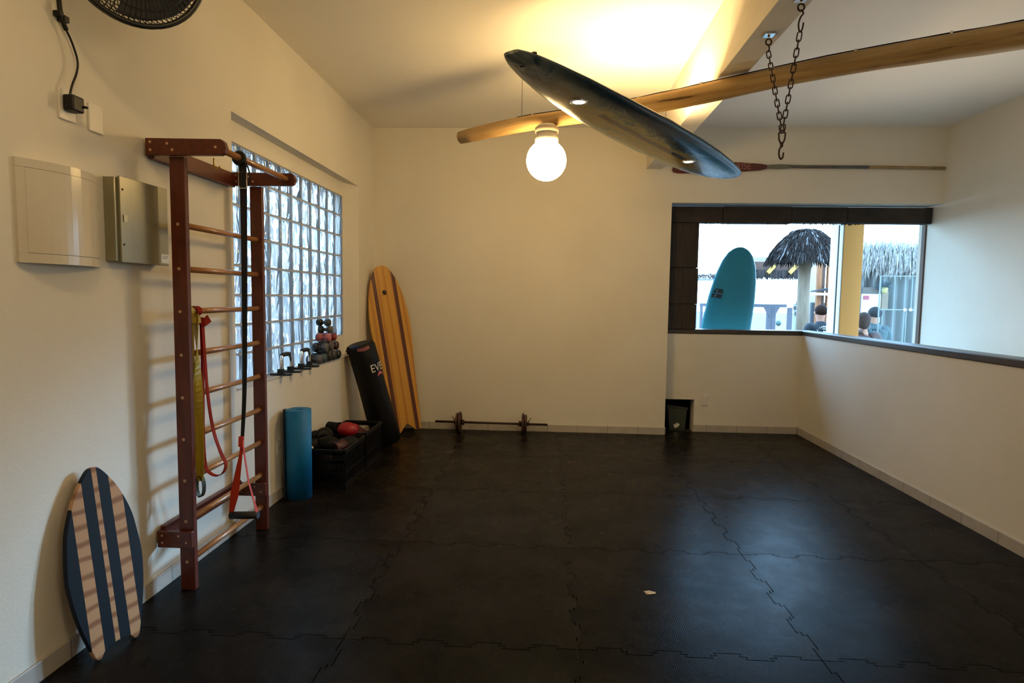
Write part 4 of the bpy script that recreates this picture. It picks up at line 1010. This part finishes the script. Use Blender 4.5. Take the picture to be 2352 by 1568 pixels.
for (a, b, c, d) in ((1829,692,1834,700), (1823,703,1833,711), (1826,716,1832,725)):
    u, v = onY(a, b, 14.49), onY(c, d, 14.49); MB().box((u.x, 14.485, v.z), (v.x, 14.5, u.z)).build('notice', mat('notice_grey', (.075,.075,.08), .8), sgn_)

# bar corner: orange posts, shelf and white counter
bar_ = thing('beach_bar', 'beach bar corner with orange timber posts and a dark shelf behind the person in black', 'bar', (6.5, 14.3, GND))
OR = mat('orange_timber', (.30,.105,.022), .6, var=(.20,.06,.014), vscale=5, vstretch=(4,4,.4)); OR2 = mat('brown_timber', (.085,.04,.022), .7)
for a, b, m_, yy in ((1880,1890,OR,14.2), (1891,1897,OR2,14.25), (1903,1916,OR,14.2)):
    u, v = onY(a, 605, yy), onY(b, 605, yy); MB().box((u.x, yy, GND), (v.x, yy+.08, 2.62)).build('timber_post', m_, bar_)
u, v = onY(1858, 670, 13.9), onY(1924, 662, 13.9)
MB().prism([(u.x, 13.9, u.z-.008), (v.x, 13.9, v.z-.04), (v.x, 13.9, v.z+.04), (u.x+.03, 13.9, u.z+.006)], (0,.25,0)).build('shelf', mat('dark_shelf', (.02,.017,.018), .7), bar_)
MB().box((u.x+.02, 13.92, u.z-.075), (v.x, 14.15, u.z-.016)).build('shelf_edge', mat('white_edge', (.6,.6,.6), .7), bar_)
u2, v2 = onY(1862, 740, 14.6), onY(1900, 695, 14.6)
MB().box((u2.x, 14.6, GND), (v2.x, 14.8, v2.z)).build('grey_counter', mat('counter_grey', (.055,.065,.072), .7), bar_)
MB().box((u2.x, 14.7, v2.z), (v2.x-.2, 14.82, 2.55)).build('white_back', mat('white_back', (.5,.48,.45), .8), bar_)

# right hand view: corrugated screen, pale thatch, panel of reflected lines
cs = thing('corrugated_screen', 'grey corrugated screen wall under pale thatch behind the window pane', 'screen', (5.6, 10.0, GND))
vs = []; fs = []; n = 150; xa_, xb_ = 4.95, 6.35
for k in range(n+1):
    xx = xa_+(xb_-xa_)*k/n; yy = 10.0+.05*math.sin((xx-xa_)*2*PI/.165); vs += [(xx, yy, GND), (xx, yy, 2.2)]
fs = [(2*k, 2*k+2, 2*k+3, 2*k+1) for k in range(n)]
CORR = mat('grey_corrugated', (.15,.155,.155), .55, var=(.11,.115,.115), vscale=2); MB().add(vs, fs, True).build('sheet', CORR, cs, auto=False)
f2 = thatch(1900, lambda r: ((r.uniform(xa_-.25, xb_), 9.85+r.uniform(0,.12), r.uniform(2.12,2.42)), (r.uniform(-.14,.14), 0, -1), r.uniform(.12,.26)), 51, .018).build('thatch_fringe', mat('pale_straw', (.17,.15,.14), .9, spec=.05, var=(.36,.33,.31), vscale=25), cs, auto=False); f2['kind'] = 'stuff'
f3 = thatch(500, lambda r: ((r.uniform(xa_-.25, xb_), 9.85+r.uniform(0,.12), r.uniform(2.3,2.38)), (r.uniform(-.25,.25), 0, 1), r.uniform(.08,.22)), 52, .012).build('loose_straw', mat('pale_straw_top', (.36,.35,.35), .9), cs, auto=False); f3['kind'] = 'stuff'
gp = thing('reflection_panel', 'panel standing in for reflected rectangle lines outside at the right of the window', 'glass panel', (onY(2068, 700, 8.8).x, 8.8, GND))
a, b = onY(2023, 633, 8.8), onY(2112, 633, 8.8)
MB().box((a.x, 8.797, GND), (b.x, 8.803, a.z)).build('pane', pane_mat('tinted_pane', .008), gp)
ed = MB(); EDG = mat('reflected_edge', (.13,.155,.155), .4)
ed.box((a.x-.006, 8.79, GND), (a.x+.006, 8.81, a.z)); ed.box((b.x-.006, 8.79, GND), (b.x+.006, 8.81, a.z)); ed.box((a.x, 8.79, a.z-.008), (b.x, 8.81, a.z+.004))
zz = onY(2060, 711, 8.8).z; ed.box((a.x, 8.79, zz-.008), (b.x, 8.81, zz+.008)); q = onY(2082, 700, 8.8).x; ed.box((q-.005, 8.79, GND), (q+.005, 8.81, zz)); q2 = onY(2095, 660, 8.8).x; ed.box((q2-.004, 8.79, zz), (q2+.004, 8.81, a.z))
ed.build('edges', EDG, gp)  # lines of a reflection, built as solid panel edges
for px in (2078, 2091): MB().ball((onY(px, 710, 8.78).x, 8.78, zz), .022).build('reflected_knob', mat('reflected_knob_white', (.6,.6,.58), .4), gp)
mb = thing('menu_board', 'white menu board with red heading behind the two people at right', 'menu board', (onY(2003, 690, 9.9).x, 9.9, GND))
u, v = onY(1978, 712, 9.9), onY(2024, 675, 9.9)
MB().box((u.x, 9.9, u.z-.2), (v.x, 9.92, v.z)).build('panel', mat('menu_white', (.6,.58,.57), .7), mb)
u, v = onY(1984, 688, 9.88), onY(1997, 679, 9.88); MB().box((u.x, 9.885, u.z), (v.x, 9.9, v.z)).build('heading', mat('menu_red', (.30,.055,.085), .7), mb)
u, v = onY(1982, 674, 9.88), onY(2024, 660, 9.88); MB().box((u.x, 9.89, u.z), (v.x, 9.91, v.z)).build('top_strip', mat('menu_brown', (.09,.07,.06), .7), mb)
u, v = onY(2025, 712, 9.88), onY(2042, 668, 9.88); MB().box((u.x, 9.89, u.z), (v.x, 9.91, v.z)).build('side_panel', mat('menu_tan', (.16,.10,.06), .7), mb)
MB().tube([(onY(2003,700,9.92).x, 9.93, GND), (onY(2003,700,9.92).x, 9.93, 1.5)], .02, 8).build('leg', mat('menu_leg', (.2,.2,.2), .6), mb)
plt = thing('potted_plant', 'dark blue green plant in a yellow pot in front of the menu board top', 'plant', onY(2032, 668, 9.8))
lf = MB(); rnd = random.Random(61); pc = onY(2032, 660, 9.8)
for k in range(60):
    a_, e_ = rnd.uniform(0,2*PI), rnd.uniform(-.3,1.4); d = Vector((math.cos(a_)*math.cos(e_), math.sin(a_)*math.cos(e_), math.sin(e_))); s = d.cross(Vector((0,1,.2))).normalized()*.012
    lf.add([pc, pc+d*.06+s, pc+d*rnd.uniform(.1,.17), pc+d*.06-s], [(0,1,2,3)])
lf.build('leaves', mat('dark_leaf', (.01,.035,.05), .6), plt, auto=False)
MB().lathe([(.035,-.09),(.05,-.0),(.045,-.0),(.03,-.02)], pc, (0,0,1), 16).build('pot', mat('yellow_pot', (.40,.30,.10), .6), plt)

# ------------------------------------------------------------------ people
SKIN = mat('skin', (.40,.20,.14), .6, spec=.2)
def skinned(name, joints, edges, m, parent, sub=2):
    me = bpy.data.meshes.new(name); keys = list(joints)
    org = wl(parent)
    me.from_pydata([Vector(joints[k][0])-org for k in keys], [(keys.index(a), keys.index(b)) for a, b in edges], [])
    o = bpy.data.objects.new(name, me); COL.objects.link(o)
    sk = o.modifiers.new('s', 'SKIN'); sk.use_smooth_shade = True
    for i, k in enumerate(keys):
        d = me.skin_vertices[0].data[i]; r = joints[k][1]; d.radius = r if isinstance(r, tuple) else (r, r); d.use_root = (i == 0)
    sb_ = o.modifiers.new('b', 'SUBSURF'); sb_.levels = sub; sb_.render_levels = sub
    dg = bpy.context.evaluated_depsgraph_get(); nm = bpy.data.meshes.new_from_object(o.evaluated_get(dg))
    bpy.data.objects.remove(o)
    o = bpy.data.objects.new(name, nm); COL.objects.link(o); nm.materials.clear(); nm.materials.append(m); o.parent = parent
    for p in nm.polygons: p.use_smooth = True
    return o
def person(label, x, y, ground, s, shirt, shorts, hair, hairlen=0, lean=0., face=0.):
    t = thing('person', label, 'person', (x, y, ground))
    R_ = Matrix.Rotation(face, 3, 'Z')
    def P(a, b, c): return Vector((x, y, ground)) + (R_@Vector((a, b+lean*max(0, c-.9), c)))*s
    J = {'pel': (P(0,0,.96), (.125*s,.095*s)), 'abd': (P(0,0,1.12), (.115*s,.085*s)), 'chs': (P(0,0,1.30), (.135*s,.095*s)), 'nkb': (P(0,.0,1.485), (.07*s,.06*s)), 'nk': (P(0,.01,1.52), (.054*s,.055*s)), 'hd0': (P(0,.025,1.60), (.068*s,.082*s)), 'hd1': (P(0,.03,1.67), (.074*s,.092*s)), 'hd2': (P(0,.025,1.735), (.055*s,.068*s))}
    E_ = [('pel','abd'),('abd','chs'),('chs','nkb'),('nkb','nk'),('nk','hd0'),('hd0','hd1'),('hd1','hd2')]
    for q, sg in (('l',-1),('r',1)):
        J.update({q+'sh': (P(sg*.175,0,1.46), .058*s), q+'el': (P(sg*.235,.01,1.13), .042*s), q+'wr': (P(sg*.22,.12,.93), .028*s), q+'ha': (P(sg*.205,.17,.87), (.034*s,.018*s)),
                  q+'hp': (P(sg*.09,0,.90), .092*s), q+'kn': (P(sg*.10,.01,.50), .058*s), q+'an': (P(sg*.10,-.01,.09), .038*s), q+'ft': (P(sg*.11,.14,.035), (.036*s,.03*s))})
        E_ += [('chs',q+'sh'),(q+'sh',q+'el'),(q+'el',q+'wr'),(q+'wr',q+'ha'),('pel',q+'hp'),(q+'hp',q+'kn'),(q+'kn',q+'an'),(q+'an',q+'ft')]
        for i, (dx, dz, ll) in enumerate(((-.022,-.01,.06),(-.008,-.015,.075),(.008,-.015,.07),(.02,-.01,.055))):
            J[q+'f%d' % i] = (P(sg*.205+dx, .17+.03, .87-.03), .009*s); J[q+'g%d' % i] = (P(sg*.205+dx*1.2, .17+.03+ll*.4, .87-.03-ll), .007*s)
            E_ += [(q+'ha', q+'f%d' % i), (q+'f%d' % i, q+'g%d' % i)]
        J[q+'th'] = (P(sg*.205-sg*.035, .16, .88), .010*s); J[q+'tt'] = (P(sg*.205-sg*.05, .20, .85), .008*s); E_ += [(q+'ha', q+'th'), (q+'th', q+'tt')]
    body = skinned('body', J, E_, SKIN, t)
    K = {'pel': (P(0,0,.90), (.155*s,.115*s)), 'abd': (P(0,0,1.10), (.150*s,.108*s)), 'chs': (P(0,0,1.30), (.168*s,.118*s)), 'nkb': (P(0,.0,1.545), (.090*s,.074*s))}
    Ek = [('pel','abd'),('abd','chs'),('chs','nkb')]
    for q, sg in (('l',-1),('r',1)):
        K.update({q+'sh': (P(sg*.178,0,1.475), .084*s), q+'sl': (P(sg*.222,.006,1.235), .064*s)}); Ek += [('chs',q+'sh'),(q+'sh',q+'sl')]
    st = skinned('t_shirt', K, Ek, shirt, t)
    Sh = {'pel': (P(0,0,.92), (.148*s,.11*s))}; Es = []
    for q, sg in (('l',-1),('r',1)): Sh.update({q+'hp': (P(sg*.092,0,.84), .108*s), q+'kn': (P(sg*.105,.005,.54), .086*s)}); Es += [('pel',q+'hp'),(q+'hp',q+'kn')]
    skinned('shorts', Sh, Es, shorts, t)
    h = MB().ball((0,0,0), 1, n=28, m=18); out = []
    hc_ = P(0, .018, 1.683)
    for v in h.v:
        k = 1.0
        w = R_@Vector((v.x*.088, v.y*.106, v.z*.098 if v.z > 0 else v.z*(.075+hairlen)))*s
        out.append(hc_+w+(R_@Vector((0,-.012,.004)))*s)
    h.v = out; h.build('hair', hair, t)
    f = MB()
    for sg in (-1, 1): f.ball(P(sg*.083, .03, 1.655), .026*s, .45, .75, 1.15, 10, 8)
    f.build('ears', SKIN, t)
    fc = MB()
    fc.ball(P(0, .125, 1.645), .016*s, .8, 1.0, 1.4, 10, 8)
    fc.build('nose', SKIN, t)
    ey = MB()
    for sg in (-1, 1): ey.ball(P(sg*.032, .108, 1.675), .010*s, 1.3, .6, .7, 10, 8)
    ey.build('eyes', mat('eye_dark', (.02,.015,.01), .3), t)
    MB().ball(P(0, .112, 1.605), .018*s, 1.3, .5, .35, 10, 6).build('mouth', mat('lips', (.25,.09,.08), .5), t)
    return t, P, R_, st
NVY = mat('black_blue_cotton', (.009,.015,.020), .85); HAIR = mat('dark_brown_hair', (.020,.010,.007), .8, spec=.08, bump=.4, bscale=90)
man, P, R_, st = person('person seen from behind in a black t-shirt with white back print', 4.245, 9.5, GND-.02, 1.005, NVY, mat('grey_shorts', (.05,.05,.055), .8), HAIR)
pr_ = MB(); bz = 1.335
def bp_(u, z): return P(u, -.128-.006+.25*u*u, z)
for k in range(10):        # arched line of small letters, too small to read in the photo
    a = PI*.5+(k-4.5)*.235; r = .118; uu = (bp_(-math.cos(a)*r, bz+math.sin(a)*r)); 
    t_ = Vector((math.sin(a), 0, -math.cos(a)))*-1; n_ = Vector((math.cos(a)*-1, 0, math.sin(a)))
    pr_.obox(uu, Vector((t_.x, 0, t_.z))*.010, (0,.002,0), n_*(.011 if k % 3 else .009))
for u in (-.13, .13): pr_.obox(bp_(u, bz-.005), (.012,0,0), (0,.002,0), (0,0,.012))
pr_.prism([bp_(-.085, bz-.02), bp_(.085, bz-.02), bp_(.02, bz+.045), bp_(-.01, bz+.055), bp_(-.035, bz+.03)], (0,-.003,0))
pr_.obox(bp_(0, bz+.082), (.03,0,0), (0,.002,0), (0,0,.006))
for u in (-.07, .065):
    pts = [bp_(u+.055*math.cos(a), bz-.045+.022*math.sin(a)) for a in [2*PI*k/16 for k in range(16)]]; pr_.tube(pts, .006, 6, closed=True)
pr_.prism([bp_(-.09, bz-.14), bp_(.09, bz-.14), bp_(.07, bz-.085), bp_(0, bz-.075), bp_(-.08, bz-.09)], (0,-.003,0))
pr_.build('back_print', mat('white_ink', (.6,.63,.62), .8), man)
w2x = onY(2011, 715, 9.0)
person('person with short dark hair and teal grey shirt behind the right window pane', w2x.x, 9.0, GND, .985, mat('teal_grey_cotton', (.035,.065,.075), .85), mat('dark_shorts', (.04,.04,.045), .8), mat('black_hair', (.026,.030,.032), .8, spec=.1), face=.15)
w3x = onY(1985, 722, 8.42)
person('person in a brown top half hidden behind the yellow pillar', w3x.x, 8.42, GND, .945, mat('brown_cotton', (.07,.042,.04), .85), mat('brown_shorts', (.05,.035,.03), .8), mat('brown_hair', (.04,.025,.022), .8, spec=.1), hairlen=.09, face=-.2)

# ------------------------------------------------------------------ light
SKY, GLOW = 11, 150
w = bpy.data.worlds.new('sky'); SC.world = w; w.use_nodes = True
N, L = w.node_tree.nodes, w.node_tree.links
bg = N['Background']; tc = N.new('ShaderNodeTexCoord'); s = N.new('ShaderNodeSeparateXYZ'); L.new(tc.outputs['Generated'], s.inputs[0])
cr = N.new('ShaderNodeValToRGB'); L.new(s.outputs[2], cr.inputs[0])
cr.color_ramp.elements[0].position = .0; cr.color_ramp.elements[0].color = (.46,.74,1,1); cr.color_ramp.elements[1].position = .6; cr.color_ramp.elements[1].color = (.32,.62,1,1)
# bright lobe added to the sky to light the left wall, right of the window view
gd = Vector((.735, .678, 0)).normalized()*math.cos(.275) + Vector((0,0,math.sin(.275)))
dp = N.new('ShaderNodeVectorMath'); dp.operation = 'DOT_PRODUCT'; L.new(tc.outputs['Generated'], dp.inputs[0]); dp.inputs[1].default_value = gd
g1 = N.new('ShaderNodeMapRange'); g1.interpolation_type = 'SMOOTHSTEP'; L.new(dp.outputs['Value'], g1.inputs[0]); g1.inputs[1].default_value = math.cos(.17); g1.inputs[2].default_value = math.cos(.07)
st = math_n(N, L, 'ADD', math_n(N, L, 'MULTIPLY', g1.outputs[0], GLOW), SKY)
L.new(cr.outputs[0], bg.inputs['Color']); L.new(st, bg.inputs['Strength'])

def portal(c, sx, sy, rot):
    l = bpy.data.lights.new('window_portal', 'AREA'); l.shape = 'RECTANGLE'; l.size = sx; l.size_y = sy; l.cycles.is_portal = True
    o = bpy.data.objects.new('window_portal', l); COL.objects.link(o); o.location = c; o.rotation_euler = rot
portal(((1.72+XR)/2, YG+.03, 1.79), XR-1.72, 1.2, (-PI/2, 0, 0))

def point(name, c, e, col, r):
    l = bpy.data.lights.new(name, 'POINT'); l.energy = e; l.color = col; l.shadow_soft_size = r
    o = bpy.data.objects.new(name, l); COL.objects.link(o); o.location = c; return o
WARM = (1, .68, .30)
l = bpy.data.lights.new('log_uplight', 'SPOT'); l.energy = 105; l.color = WARM; l.spot_size = 2.62; l.spot_blend = .35; l.shadow_soft_size = .03
o = bpy.data.objects.new('log_uplight', l); COL.objects.link(o); o.location = (.72, 4.52, 2.785); o.rotation_euler = (PI, .12, 0)
point('rear_ceiling_lamp', (-.80, 1.2, 3.24), 24, WARM, .10)
point('added_rear_fill', (3.0, -.6, 2.1), 46, (1,.82,.60), .7)  # added soft fill behind the camera to lift the right ceiling
l = bpy.data.lights.new('added_ceiling_fill', 'SPOT'); l.energy = 105; l.color = (1,.88,.74); l.spot_size = 2.0; l.spot_blend = 1; l.shadow_soft_size = .25  # unseen spot added behind the half wall, brightens the ceiling at right
o = bpy.data.objects.new('added_ceiling_fill', l); COL.objects.link(o); o.location = (3.6, 5.2, .7)
o.rotation_mode = 'QUATERNION'; o.rotation_quaternion = (Vector((2.1, 4.0, 3.39))-Vector((3.6, 5.2, .7))).to_track_quat('-Z', 'Y')
for y in (.57, 2.10):
    p = sb.location + sq @ Vector((0, y, zb(y/SL)-.012))
    l = bpy.data.lights.new('board_spot', 'SPOT'); l.energy = 16; l.color = WARM; l.spot_size = 1.9; l.spot_blend = .8; l.shadow_soft_size = .03
    o = bpy.data.objects.new('board_spot', l); COL.objects.link(o); o.location = p

SC.view_settings.view_transform = 'Standard'; SC.view_settings.look = 'None'; SC.view_settings.exposure = 0; SC.view_settings.gamma = 1
cy = SC.cycles
cy.use_denoising = True
try: cy.denoiser = 'OPENIMAGEDENOISE'
except Exception: pass
cy.use_adaptive_sampling = True; cy.adaptive_threshold = .025; cy.adaptive_min_samples = 16
cy.max_bounces = 10; cy.diffuse_bounces = 5; cy.glossy_bounces = 4; cy.transmission_bounces = 8; cy.transparent_max_bounces = 12
cy.sample_clamp_indirect = 6; cy.caustics_reflective = False; cy.caustics_refractive = False
